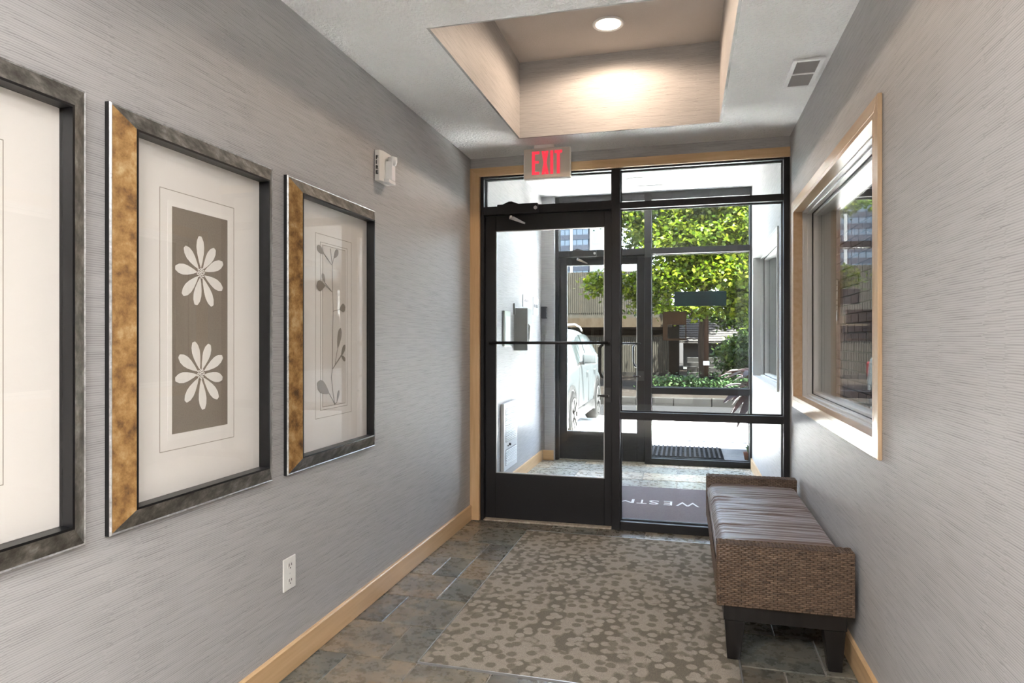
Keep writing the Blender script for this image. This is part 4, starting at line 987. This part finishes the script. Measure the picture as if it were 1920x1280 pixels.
# ------------------------------------------------------------ parked car
def build_car():
    xc, yf, zg = -2.50, 8.50, -0.175
    t = thing('parked_car', (xc, yf + 2.3, zg), 'white sport utility car parked outside the glass door', 'car')
    hw = 0.92
    # stations: s, lower z, sill half width, belt z, belt half width, roof z, roof half width
    st = [(0.00, 0.42, 0.62, 0.66, 0.62, 0.70, 0.50), (0.10, 0.28, 0.80, 0.80, 0.78, 0.86, 0.60), (0.35, 0.24, 0.90, 0.92, 0.88, 0.97, 0.68), (0.90, 0.24, hw, 1.00, 0.905, 1.05, 0.70),
          (1.30, 0.24, hw, 1.03, 0.91, 1.09, 0.71), (1.40, 0.24, hw, 1.035, 0.91, 1.14, 0.72), (1.90, 0.24, hw, 1.05, 0.912, 1.50, 0.66), (2.25, 0.24, hw, 1.06, 0.912, 1.62, 0.64), (3.00, 0.24, hw, 1.09, 0.91, 1.665, 0.63),
          (3.60, 0.24, hw, 1.11, 0.905, 1.64, 0.615), (4.10, 0.26, 0.91, 1.12, 0.89, 1.56, 0.59), (4.35, 0.30, 0.89, 1.10, 0.86, 1.28, 0.64), (4.52, 0.36, 0.84, 0.98, 0.80, 1.04, 0.62), (4.60, 0.45, 0.72, 0.80, 0.70, 0.86, 0.52)]
    def ring(q):
        s, zl, ws, zb, wb_, zr, wr = q
        h = [(ws * 0.86, zl), (ws * 0.985, zl + 0.10), (ws * 1.0, zl + 0.22 if zb > 0.8 else (zl + zb) / 2), (ws * 0.998, zb - 0.16 if zb > 0.8 else zb - 0.06), (wb_, zb), (wb_ * 0.975, zb + (zr - zb) * 0.08), (wr + (wb_ - wr) * 0.35, zb + (zr - zb) * 0.72), (wr, zr - (zr - zb) * 0.04), (wr * 0.55, zr)]
        return [(xc + a, yf + s, zg + z) for a, z in h] + [(xc - a, yf + s, zg + z) for a, z in h[::-1]]
    rings = [ring(q) for q in st]; n = len(rings[0])
    vs = [p for r in rings for p in r]
    fs = [(i * n + k, i * n + (k + 1) % n, (i + 1) * n + (k + 1) % n, (i + 1) * n + k) for i in range(len(st) - 1) for k in range(n)]
    fs += [tuple(range(n))[::-1], tuple(range((len(st) - 1) * n, len(st) * n))]
    body = MB().add(vs, fs).obj('body', 'car_paint', t, smooth=True)
    md = body.modifiers.new('subdivision', 'SUBSURF'); md.levels = 2; md.render_levels = 2
    # side glass: panels following the greenhouse
    def gh(s):
        for a, c in zip(st, st[1:]):
            if a[0] <= s <= c[0]:
                f = (s - a[0]) / (c[0] - a[0]); return [a[i] + (c[i] - a[i]) * f for i in range(7)]
    def sidept(s, f, sg, off=0.012):
        q = gh(s); zb, wb_, zr, wr = q[3], q[4], q[5], q[6]
        z = zb + (zr - zb) * f
        w = wb_ * 0.975 + (wr + (wb_ - wr) * 0.35 - wb_ * 0.975) * min(1, (f - 0.08) / 0.64)
        return (xc + sg * (w + off), yf + s, zg + z)
    for sg in (1, -1):
        for (sa, sb, f0, f1) in ((1.62, 2.52, 0.12, 0.78), (2.60, 3.42, 0.12, 0.80), (3.50, 4.0, 0.14, 0.78)):
            pts = []
            m_ = 6; lo = []; up = []
            for i in range(m_ + 1):
                s = sa + (sb - sa) * i / m_
                lo.append(sidept(s, f0, sg)); up.append(sidept(s, f1 if s > 1.95 else 0.16 + (f1 - 0.16) * (s - sa) / (1.95 - sa), sg))
            vs = lo + up; k = m_ + 1
            back = [(v[0] - sg * 0.03, v[1], v[2]) for v in vs]
            fs = [(i, i + 1, k + i + 1, k + i) for i in range(m_)] + [(2 * k + i, 3 * k + i, 3 * k + i + 1, 2 * k + i + 1) for i in range(m_)]
            MB().add(vs + back, fs + [(0, k, 3 * k, 2 * k), (k - 1, 3 * k - 1, 4 * k - 1, 2 * k - 1)] + [(i, 2 * k + i, 2 * k + i + 1, i + 1) for i in range(m_)] + [(k + i, k + i + 1, 3 * k + i + 1, 3 * k + i) for i in range(m_)]).obj('side_window', 'car_window', t)
        # door shut lines, belt strip, sill cladding, mirror, handle
        MB().tube([sidept(s, 0.09, sg, 0.006) for s in (1.55, 2.0, 2.5, 3.0, 3.5, 4.05)], 0.010, 6).obj('belt_strip', 'car_trim', t)
        for s in (1.52, 2.56, 3.46):
            MB().tube([(xc + sg * (hw - 0.012), yf + s + (0.10 if s < 2 else 0), zg + 1.02), (xc + sg * (hw + 0.0), yf + s, zg + 0.72), (xc + sg * (hw + 0.0), yf + s, zg + 0.42)], 0.005, 5).obj('door_gap', 'car_trim', t)
        MB().prism([(yf + 1.28, zg + 0.24), (yf + 3.22, zg + 0.24), (yf + 3.22, zg + 0.40), (yf + 1.28, zg + 0.40)], 0, xc + sg * (hw - 0.05), xc + sg * (hw + 0.012)).obj('sill_cladding', 'car_sill', t, bevel=0.015)
        m_ = MB().box(xc + sg * (hw + 0.02), xc + sg * (hw + 0.25), yf + 1.72, yf + 1.83, zg + 1.07, zg + 1.24).obj('door_mirror', 'car_paint', t, bevel=0.035, seg=3, smooth=True)
        box(xc + sg * (hw - 0.06), xc + sg * (hw + 0.05), yf + 1.74, yf + 1.80, zg + 1.06, zg + 1.10).obj('mirror_arm', 'car_trim', m_)
        for s in (2.28, 3.2): MB().box(xc + sg * (hw - 0.01), xc + sg * (hw + 0.022), yf + s, yf + s + 0.2, zg + 0.90, zg + 0.935).obj('door_handle', 'car_paint', t, bevel=0.01)
        MB().tube([(xc + sg * 0.58, yf + s, zg + z) for s, z in ((2.2, 1.635), (2.4, 1.70), (3.2, 1.725), (3.8, 1.68), (4.0, 1.62))], 0.016, 8).obj('roof_rail', 'alu', t, smooth=True)
        for s in (0.90, 3.62):
            cxw = xc + sg * 0.80
            arch = []
            for k in range(17):
                a = pi * k / 16; arch.append((yf + s + 0.43 * math.cos(a), zg + 0.36 + 0.43 * math.sin(a)))
            for k in range(17):
                a = pi * (16 - k) / 16; arch.append((yf + s + 0.375 * math.cos(a), zg + 0.36 + 0.375 * math.sin(a)))
            MB().prism(arch, 0, xc + sg * (hw - 0.10), xc + sg * (hw + 0.016)).obj('arch_flare', 'car_sill', t)
            well = [(yf + s + 0.374 * math.cos(pi * k / 16), zg + 0.36 + 0.374 * math.sin(pi * k / 16)) for k in range(17)] + [(yf + s - 0.374, zg + 0.22), (yf + s + 0.374, zg + 0.22)]
            MB().prism(well, 0, xc + sg * (hw - 0.3), xc + sg * (hw + 0.006)).obj('wheel_well', 'gasket', t)
            w = MB().lathe([(0.235, -0.07), (0.24, -0.112), (0.33, -0.11), (0.358, -0.085), (0.36, 0), (0.358, 0.085), (0.33, 0.11), (0.24, 0.112), (0.235, 0.07)], (xc + sg * (hw - 0.085), yf + s, zg + 0.362), 0, 36).obj('wheel', 'tyre', t, smooth=True)
            x_o = xc + sg * (hw + 0.030)
            MB().lathe([(0.05, -0.008 * sg), (0.235, -0.018 * sg), (0.235, -0.026 * sg), (0.05, -0.018 * sg)], (x_o - sg * 0.004, yf + s, zg + 0.362), 0, 30).obj('rim_dish', 'car_trim', w)
            for k in range(7):
                a = 2 * pi * k / 7; ca, sa_ = math.cos(a), math.sin(a)
                def q(r, wd): return (yf + s + ca * r - sa_ * wd, zg + 0.362 + sa_ * r + ca * wd)
                MB().prism([q(0.03, -0.028), q(0.225, -0.040), q(0.225, 0.040), q(0.03, 0.028)], 0, x_o - sg * 0.012, x_o + sg * 0.008).obj('spoke', 'rim', w)
            MB().lathe([(0.205, 0), (0.24, 0.0), (0.24, 0.012 * sg), (0.205, 0.012 * sg)], (x_o - sg * 0.004, yf + s, zg + 0.362), 0, 30).obj('rim_edge', 'rim', w)
            MB().lathe([(0.001, 0), (0.05, 0), (0.045, 0.016 * sg), (0.001, 0.018 * sg)], (x_o, yf + s, zg + 0.362), 0, 16).obj('hub_cap', 'rim', w)
        MB().box(xc + sg * 0.52, xc + sg * 0.84, yf + 0.02, yf + 0.35, zg + 0.66, zg + 0.83).obj('headlamp', 'lamp_lens', t, bevel=0.04, seg=3)
        MB().box(xc + sg * 0.66, xc + sg * 0.86, yf + 4.30, yf + 4.54, zg + 0.78, zg + 1.06).obj('tail_lamp', 'tail_red', t, bevel=0.03, seg=2)
    # windscreen, grille
    q1, q2 = gh(1.45), gh(1.88)
    MB().add([(xc - 0.74, yf + 1.36, zg + 1.10), (xc + 0.74, yf + 1.36, zg + 1.10), (xc + 0.60, yf + 2.06, zg + 1.56), (xc - 0.60, yf + 2.06, zg + 1.56), (xc - 0.74, yf + 1.40, zg + 1.08), (xc + 0.74, yf + 1.40, zg + 1.08), (xc + 0.60, yf + 2.10, zg + 1.53), (xc - 0.60, yf + 2.10, zg + 1.53)], [(0, 1, 2, 3), (7, 6, 5, 4), (0, 4, 5, 1), (1, 5, 6, 2), (2, 6, 7, 3), (3, 7, 4, 0)]).obj('windscreen', 'car_window', t)
    box(xc - 0.45, xc + 0.45, yf - 0.012, yf + 0.1, zg + 0.46, zg + 0.66).obj('grille', 'car_trim', t, bevel=0.02)
    return t
build_car()

# ------------------------------------------------------------ parking structure
def garage():
    t = thing('parking_structure', (-7.0, 23.2, 0), 'ribbed concrete parking structure behind the street trees', 'building')
    gx0, gx1 = -26.0, -0.55
    box(gx0, gx1, 23.0, 23.25, -0.1, 1.36).obj('lower_wall', 'concrete_rib', t)
    box(gx0, gx1 + 0.1, 22.85, 23.15, 2.02, 3.62).obj('upper_parapet', 'concrete_rib', t)
    def ribs(y, z0, z1, xa, xb, nm):
        s = MB(); x = xa
        while x < xb:
            jz = random.uniform(-0.012, 0.012)
            s.prism([(x, y), (x + 0.008, y - 0.024), (x + 0.036, y - 0.024), (x + 0.044, y)], 2, z0, z1 + jz); x += 0.072
        s.obj(nm, 'concrete_rib', t)['kind'] = 'stuff'
    ribs(22.999, 0.16, 1.36, gx0, gx1, 'lower_ribs'); ribs(22.849, 2.20, 3.63, gx0, gx1 + 0.1, 'upper_ribs')
    box(gx0, gx1 + 0.1, 22.80, 23.2, 1.70, 2.018).obj('floor_beam', 'concrete_beam', t)
    box(gx0, gx1, 22.9, 23.3, -0.12, 0.155).obj('plinth', 'concrete_dark', t)
    box(gx0, gx1 + 0.1, 23.2, 36, 1.80, 2.02).obj('deck_slab', 'concrete_dark', t)
    box(gx0, gx1, 36, 36.2, 0, 1.8).obj('back_wall', 'concrete_dark', t)
    for i in range(8): box(gx0 + 1.6 + i * 3.4, gx0 + 2.0 + i * 3.4, 23.4, 23.8, 0, 1.80).obj('column', 'concrete_dark', t)
    box(gx0, gx1, 23.05, 23.2, 1.36, 1.42).obj('coping', 'concrete_beam', t)
garage()

# ------------------------------------------------------------ office tower
def tower():
    y = 235.0; x0, x1 = -96.0, -32.2
    t = thing('office_tower', ((x0 + x1) / 2, y + 15, 0), 'white and blue banded office tower beyond the parking structure', 'building')
    box(x0, x1, y + 0.4, y + 30, -0.3, 78).obj('core', 'tower_dark', t)
    fl = 3.75; w0 = None
    cols = int((x1 - x0) / 2.15)
    for k in range(21):
        z = 1.5 + k * fl
        box(x0, x1, y, y + 0.39, z + 2.05, z + fl).obj('spandrel', 'tower_dark', t)
        if 5 <= k <= 14:
            for i in range(cols - 28, cols):
                xa = x0 + i * 2.15
                if w0 is None: w0 = box(xa + 0.09, xa + 2.06, y + 0.1, y + 0.38, z + 0.02, z + 2.03).obj('window', 'tower_glass', t)
                else: piece(w0, (xa + 1.075, y + 0.24, z + 0.02), t)
            box(x0, x0 + (cols - 28) * 2.15, y + 0.1, y + 0.38, z + 0.02, z + 2.03).obj('window_band', 'tower_glass', t)
        else: box(x0, x1, y + 0.1, y + 0.38, z + 0.02, z + 2.03).obj('window_band', 'tower_glass', t)
    for i in range(7):
        xa = x1 - 7.6 - i * 9.2; box(xa - 0.45, xa + 0.45, y - 0.6, y - 0.01, 0, 79).obj('pier', 'tower_white', t)
    box(x1 - 0.9, x1, y - 0.6, y - 0.01, 0, 79).obj('pier', 'tower_white', t)
    box(x0, x1, y - 0.2, y + 30, 80.4, 81.6).obj('roof_parapet', 'tower_white', t)
tower()

# ------------------------------------------------------------ small house behind the garage end
def house():
    t = thing('shingled_house', (1.8, 28.5, 0), 'pale house with a grey shingled roof behind the post', 'house')
    hx0, hx1, hy0, hy1 = -0.08, 2.2, 27.0, 31.0
    for j in range(6): MB().prism([(hy0 - 0.025, 0.1 + j * 0.18), (hy0, 0.1 + j * 0.18), (hy0, 0.28 + j * 0.18), (hy0 - 0.006, 0.28 + j * 0.18)], 0, hx0, hx1).obj('siding_board', 'siding', t)
    box(hx0, hx1, hy0, hy1, 0.05, 1.18).obj('wall', 'siding', t)
    rf = MB().prism([(hy0 - 0.35, 1.13), (hy0 - 0.35, 1.20), (29.0, 2.25), (hy1 + 0.35, 1.20), (hy1 + 0.35, 1.13), (29.0, 2.15)], 0, hx0 - 0.3, hx1 + 0.3).obj('roof', 'shingle', t)
    s = MB()
    n = 11
    for j in range(n):
        f = j / n; yy = hy0 - 0.36 + (29.0 - hy0 + 0.36) * f; zz = 1.205 + (2.255 - 1.205) * f
        i = 0; x = hx0 - 0.3 - (0.12 if j % 2 else 0)
        while x < hx1 + 0.3:
            s.box(max(x, hx0 - 0.3), min(x + 0.235, hx1 + 0.3), yy, yy + 0.2, zz, zz + 0.02 + random.uniform(0, 0.012)); x += 0.25
    s.obj('shingles', 'shingle', rf)['kind'] = 'stuff'
    fr = box(0.9, 1.4, hy0 - 0.05, hy0 - 0.026, 0.4, 1.0).obj('window', 'siding', t); box(0.95, 1.35, hy0 - 0.06, hy0 - 0.0505, 0.45, 0.95).obj('pane', 'tower_glass', fr)
house()
# stacked stone steps
t = thing('stone_steps', (0.75, 20.5, 0), 'rough stacked stone steps behind the shrubs', 'steps')
random.seed(5)
for j in range(5):
    x = 0.05
    while x < 1.15:
        w = random.uniform(0.25, 0.5)
        box(x, x + w - 0.02, 20.2 + j * 0.3 + random.uniform(-.03, .03), 20.6 + j * 0.3, 0.0, 0.16 + j * 0.14 + random.uniform(-.02, .02)).obj('stone', 'curb', t, bevel=0.02); x += w

# ------------------------------------------------------------ lamp post
t = thing('lamp_post', (0.52, 17.6, -0.02), 'slender brown steel post with a base plate among the shrubs', 'post')
MB().prism([(0.40, 17.48), (0.64, 17.48), (0.64, 17.72), (0.40, 17.72)], 2, -0.03, 0.03).obj('base_plate', 'post_brown', t, bevel=0.01)
MB().lathe([(0.16, 0.02), (0.15, 0.07), (0.10, 0.13), (0.085, 0.15)], (0.52, 17.6, 0), 2, 20).obj('base_collar', 'post_brown', t, smooth=True)
MB().tube([(0.52, 17.6, 0.1), (0.52, 17.6, 5.6)], [0.062, 0.052], 14).obj('shaft', 'post_brown', t, smooth=True)
box(0.45, 0.59, 17.515, 17.535, 0.62, 0.72).obj('number_tag', 'paper', t)
MB().tube([(0.52, 17.6, 5.5), (0.3, 17.4, 5.85), (-0.2, 16.9, 5.95)], 0.035, 10).obj('arm', 'post_brown', t, smooth=True)
MB().lathe([(0.03, 0.12), (0.10, 0.10), (0.2, 0.0), (0.19, -0.01), (0.02, -0.03)], (-0.2, 16.9, 5.85), 2, 18).obj('luminaire', 'post_brown', t, smooth=True)

# ------------------------------------------------------------ foliage
def leaves_mesh(name, clusters, count, size, m, parent, flat=0.55, seed=1, shape='maple', org=None):
    """clusters: (cx,cy,cz, rx,ry,rz, weight); every leaf a small folded polygon"""
    rnd = random.Random(seed)
    vs = []; fs = []; tint = []
    tot = sum(c[6] for c in clusters)
    o0 = ORI[parent]
    shp = {'maple': [(0, 0), (0.42, 0.18), (0.30, 0.48), (0.52, 0.62), (0.16, 0.80), (0, 1.12), (-0.16, 0.80), (-0.52, 0.62), (-0.30, 0.48), (-0.42, 0.18)],
           'oval': [(0, 0), (0.22, 0.25), (0.28, 0.55), (0.15, 0.85), (0, 1.0), (-0.15, 0.85), (-0.28, 0.55), (-0.22, 0.25)],
           'blade': [(0, 0), (0.11, 0.3), (0.12, 0.6), (0, 1.0), (-0.12, 0.6), (-0.11, 0.3)]}[shape]
    ns = len(shp)
    for c in clusters:
        k = int(count * c[6] / tot)
        ctint = rnd.uniform(-0.18, 0.18)
        # sub-sprays inside the cluster
        sprays = []
        for _ in range(max(1, k // 34)):
            while True:
                p = (rnd.uniform(-1, 1), rnd.uniform(-1, 1), rnd.uniform(-1, 1)); q = p[0] ** 2 + p[1] ** 2 + p[2] ** 2
                if 0.1 < q < 1: break
            sprays.append((c[0] + p[0] * c[3], c[1] + p[1] * c[4], c[2] + p[2] * c[5], rnd.uniform(-0.15, 0.15)))
        for i in range(k):
            sp = sprays[rnd.randrange(len(sprays))]
            r = 0.24 * (c[3] * c[4] * c[5]) ** (1 / 3.0) ** 0.5 if False else 0.20
            px = sp[0] + rnd.gauss(0, r); py = sp[1] + rnd.gauss(0, r); pz = sp[2] + rnd.gauss(0, r * 0.42)
            s = size * rnd.uniform(0.6, 1.25)
            a = rnd.uniform(0, 2 * pi); tilt = rnd.gauss(0.35, flat); roll = rnd.gauss(0, 0.6)
            d = Vector((math.cos(a) * math.cos(tilt), math.sin(a) * math.cos(tilt), -math.sin(tilt)))
            u = Vector((-math.sin(a), math.cos(a), 0)); nn = d.cross(u); u = u * math.cos(roll) + nn * math.sin(roll)
            b0 = len(vs)
            for (q, w) in shp: vs.append((px + (u.x * q + d.x * w) * s - o0.x, py + (u.y * q + d.y * w) * s - o0.y, pz + (u.z * q + d.z * w) * s - o0.z))
            fs.append(tuple(range(b0, b0 + ns)))
            tint.append(min(1, max(0, rnd.gauss(0.45, 0.24) + ctint + sp[3])))
    me = bpy.data.meshes.new(name); me.from_pydata(vs, [], fs)
    at = me.attributes.new('tint', 'FLOAT', 'FACE'); at.data.foreach_set('value', tint)
    me.materials.append(M[m]); o = bpy.data.objects.new(name, me); COL.objects.link(o)
    o.parent = parent; ORI[o] = o0.copy(); o['kind'] = 'stuff'; return o
def tree(name, base, height, r, clusters, count, size, m, label, group, seed):
    t = thing(name, base, label, 'tree', group)
    rnd = random.Random(seed); bx_, by_, bz_ = base
    top = Vector((bx_ + rnd.uniform(-.3, .3), by_ + rnd.uniform(-.3, .3), bz_ + height))
    n = 7; pts = []
    for i in range(n):
        f = i / (n - 1); pts.append(Vector(base) * (1 - f) + top * f + Vector((rnd.uniform(-1, 1) * 0.06, rnd.uniform(-1, 1) * 0.06, 0)) * (1 if 0 < i < n - 1 else 0))
    tr_ = MB().tube(pts, [r * (1.25 - 1.0 * i / (n - 1)) if i else r * 1.5 for i in range(n)], 10).obj('trunk', 'bark', t, smooth=True)
    for c in clusters:
        f = min(0.95, max(0.25, (c[2] - bz_ - 0.6) / height)); p = Vector(base) * (1 - f) + top * f
        e = Vector((c[0], c[1], c[2])); mid = p.lerp(e, 0.5) + Vector((0, 0, 0.18))
        MB().tube([p, mid, e, e + (e - mid) * 0.5], [r * 0.36, r * 0.24, r * 0.12, r * 0.04], 6).obj('branch', 'bark', tr_, smooth=True)
    leaves_mesh('foliage', clusters, count, size, m, t, seed=seed)
    return t
tree('maple_tree', (0.50, 19.0, 0.0), 7.2, 0.085, [
    (-1.9, 17.2, 4.55, 0.75, 0.8, 0.42, 0.7), (-2.1, 18.0, 2.75, 0.5, 0.5, 0.30, 0.35), (-1.0, 17.6, 5.4, 1.0, 1.0, 0.6, 1.0), (-0.6, 17.4, 4.3, 0.9, 0.8, 0.5, 1.0), (-1.1, 18.4, 2.6, 0.55, 0.6, 0.55, 0.55),
    (0.2, 16.9, 3.75, 1.0, 0.9, 0.5, 1.15), (0.6, 17.2, 4.9, 1.2, 1.0, 0.65, 1.4), (-0.25, 17.0, 2.85, 0.7, 0.7, 0.38, 0.7), (0.9, 16.9, 3.0, 0.9, 0.8, 0.42, 1.0), (1.5, 17.1, 4.1, 1.0, 0.9, 0.6, 1.2), (1.6, 17.3, 2.3, 0.8, 0.8, 0.5, 0.8),
    (2.4, 17.6, 3.2, 1.0, 0.9, 0.7, 1.0), (2.3, 17.6, 5.0, 1.2, 1.0, 0.8, 1.0), (0.2, 19.0, 6.6, 1.6, 1.4, 0.8, 1.2), (0.0, 16.9, 2.0, 0.5, 0.5, 0.25, 0.3)],
    36000, 0.105, 'leaf_maple', 'bright green maple overhanging the brown lamp post', 'street trees', 21)
tree('street_tree', (3.3, 23.5, 0.0), 7.5, 0.17, [
    (1.6, 22.2, 2.4, 1.0, 0.9, 0.8, 1.0), (2.7, 22.0, 1.5, 1.1, 0.9, 0.9, 1.2), (2.4, 22.4, 3.6, 1.3, 1.0, 0.9, 1.2), (3.6, 22.6, 2.7, 1.3, 1.0, 1.0, 1.2), (1.3, 22.8, 4.6, 1.2, 1.0, 0.9, 1.0), (3.0, 22.8, 5.4, 1.6, 1.2, 1.0, 1.2), (1.3, 23.0, 6.4, 1.4, 1.2, 0.9, 1.0), (4.2, 23.2, 1.3, 1.2, 1.0, 0.9, 0.9), (0.6, 22.5, 3.4, 0.9, 0.7, 0.6, 0.7)],
    28000, 0.115, 'leaf_dark', 'dense dark green tree right of the lamp post', 'street trees', 33)
tree('street_tree', (0.4, 33.0, 0.0), 9.0, 0.19, [
    (-2.4, 26.8, 6.6, 1.2, 1.0, 0.8, 0.8), (-1.2, 26.6, 5.2, 1.3, 1.0, 0.9, 1.0), (0.3, 26.6, 6.4, 1.5, 1.2, 1.0, 1.2), (0.6, 26.6, 4.8, 1.2, 1.0, 0.8, 1.0), (-0.4, 26.8, 8.0, 1.6, 1.3, 1.0, 1.2), (2.2, 27.0, 7.2, 1.6, 1.3, 1.1, 1.2)],
    20000, 0.125, 'leaf_maple', 'pale leafed tree rising behind the parking structure', 'street trees', 45)
tree('street_tree', (7.0, 26.0, 0.0), 8.0, 0.2, [
    (5.2, 25.0, 2.0, 1.3, 1.1, 1.2, 1.0), (6.2, 25.0, 3.8, 1.6, 1.2, 1.2, 1.2), (4.4, 25.4, 5.4, 1.5, 1.2, 1.1, 1.1), (6.0, 25.4, 6.6, 1.8, 1.4, 1.2, 1.2), (7.6, 25.2, 2.6, 1.6, 1.2, 1.3, 1.0)],
    13000, 0.15, 'leaf_dark', 'large dark green tree at the far right of the street', 'street trees', 57)
# shrubs in the bed
rs = random.Random(9)
for i, (sx, sy, rr, lab) in enumerate(((-0.55, 17.2, 0.30, 'low green shrub nearest the parking structure wall'), (-0.12, 17.5, 0.34, 'second low green shrub from the parking structure wall'), (0.24, 17.2, 0.27, 'low green shrub just left of the brown post'), (0.86, 17.1, 0.30, 'low green shrub just right of the brown post'), (1.32, 17.4, 0.34, 'low green shrub second to the right of the brown post'), (1.85, 17.0, 0.36, 'low green shrub farthest right in the bed'))):
    t = thing('shrub', (sx, sy, -0.04), lab, 'shrub', 'shrubs in the planting bed')
    for k in range(5):
        a = rs.uniform(0, 6.28); MB().tube([(sx, sy, -0.05), (sx + 0.12 * math.cos(a), sy + 0.12 * math.sin(a), 0.12), (sx + 0.26 * math.cos(a), sy + 0.26 * math.sin(a), 0.26)], 0.008, 5).obj('stem', 'bark', t)
    leaves_mesh('foliage', [(sx, sy, 0.16, rr, rr, 0.13, 1.0)], 620, 0.085, 'leaf_shrub', t, 0.7, 70 + i, 'oval')
for i, (sx, sy, zz, rx, rz, lab) in enumerate(((1.75, 19.6, 0.75, 0.8, 0.65, 'tall leafy bush behind the right hand shrubs'), (2.9, 19.4, 0.8, 0.9, 0.75, 'broad leafy bush at the right of the planting bed'), (1.75, 21.9, 0.8, 0.45, 0.5, 'leafy bush beside the stone steps'))):
    t = thing('bush', (sx, sy, -0.01), lab, 'bush')
    for k in range(5):
        a = rs.uniform(0, 6.28); MB().tube([(sx, sy, -0.03), (sx + 0.2 * math.cos(a), sy + 0.2 * math.sin(a), 0.5), (sx + 0.45 * math.cos(a), sy + 0.45 * math.sin(a), zz)], 0.014, 5).obj('stem', 'bark', t)
    leaves_mesh('foliage', [(sx, sy, zz, rx, 0.7, rz, 1.0)], 2600, 0.13, 'leaf_dark', t, 0.6, 90 + i, 'oval')

# ------------------------------------------------------------ planter beside the entrance
t = thing('tall_planter', (0.98, 8.35, -0.02), 'tall tapered cream planter outside at the right', 'planter')
MB().lathe([(0.001, 0.0), (0.165, 0.0), (0.20, 0.04), (0.30, 0.48), (0.345, 0.66), (0.355, 0.70), (0.335, 0.70), (0.32, 0.64), (0.001, 0.63)], (0.98, 8.35, -0.03), 2, 36).obj('pot', 'pot', t, smooth=True)
MB().lathe([(0.001, 0.62), (0.315, 0.62), (0.315, 0.635), (0.001, 0.65)], (0.98, 8.35, -0.03), 2, 24).obj('soil', 'soil', t)
t = thing('burgundy_plant', (0.98, 8.35, 0.6), 'burgundy leaved plant growing in the tall cream planter', 'plant')
rs = random.Random(4)
for k in range(60):
    a = rs.uniform(0, 6.28); ln = rs.uniform(0.25, 0.52); dro = rs.uniform(-0.3, 0.75); wd = rs.uniform(0.04, 0.075)
    if k < 30: a = rs.uniform(2.3, 4.3); dro = rs.uniform(-0.6, 0.8); ln = rs.uniform(0.36, 0.62); wd = rs.uniform(0.055, 0.095)
    if 30 <= k < 36: dro = rs.uniform(0.6, 1.0)
    ca, sa = math.cos(a), math.sin(a); pts = []
    for i in range(7):
        f = i / 6.0; rr = ln * f
        z = 0.64 + (0.22 + 0.5 * max(0, dro)) * f * (1.35 - f) + min(0, dro) * 0.8 * f * f
        pts.append((0.98 + ca * (0.03 + rr), 8.35 + sa * (0.03 + rr), z))
    vs = []; 
    for i, p in enumerate(pts):
        w = wd * math.sin(pi * min(0.98, (i + 0.35) / 6.6)) ** 0.8
        vs += [(p[0] - sa * w, p[1] + ca * w, p[2] + 0.012), (p[0], p[1], p[2]), (p[0] + sa * w, p[1] - ca * w, p[2] + 0.012)]
    fs = [(i * 3 + c, i * 3 + c + 1, i * 3 + c + 4, i * 3 + c + 3) for i in range(6) for c in range(2)]
    o = MB().add(vs, fs).obj('leaf', 'leaf_red', t, smooth=True, recalc=False)
    at = o.data.attributes.new('tint', 'FLOAT', 'FACE'); at.data.foreach_set('value', [rs.random()] * len(o.data.polygons))
# little sprouting pot by the jamb
t = thing('sprout_pot', (0.655, 7.45, -0.011), 'small terracotta pot of green sprouts by the outer glass', 'plant')
MB().lathe([(0.001, 0), (0.04, 0), (0.055, 0.08), (0.05, 0.08), (0.001, 0.07)], (0.655, 7.45, -0.011), 2, 18).obj('pot', 'terracotta', t, smooth=True)
for k in range(14):
    a = rs.uniform(0, 6.28); h = rs.uniform(0.07, 0.14); r = rs.uniform(0.03, 0.08)
    MB().tube([(0.655, 7.45, 0.05), (0.655 + r * 0.4 * math.cos(a), 7.45 + r * 0.4 * math.sin(a), 0.06 + h * 0.7), (0.655 + r * math.cos(a), 7.45 + r * math.sin(a), 0.05 + h)], [0.004, 0.006, 0.001], 5).obj('leaf', 'grass_green', t)
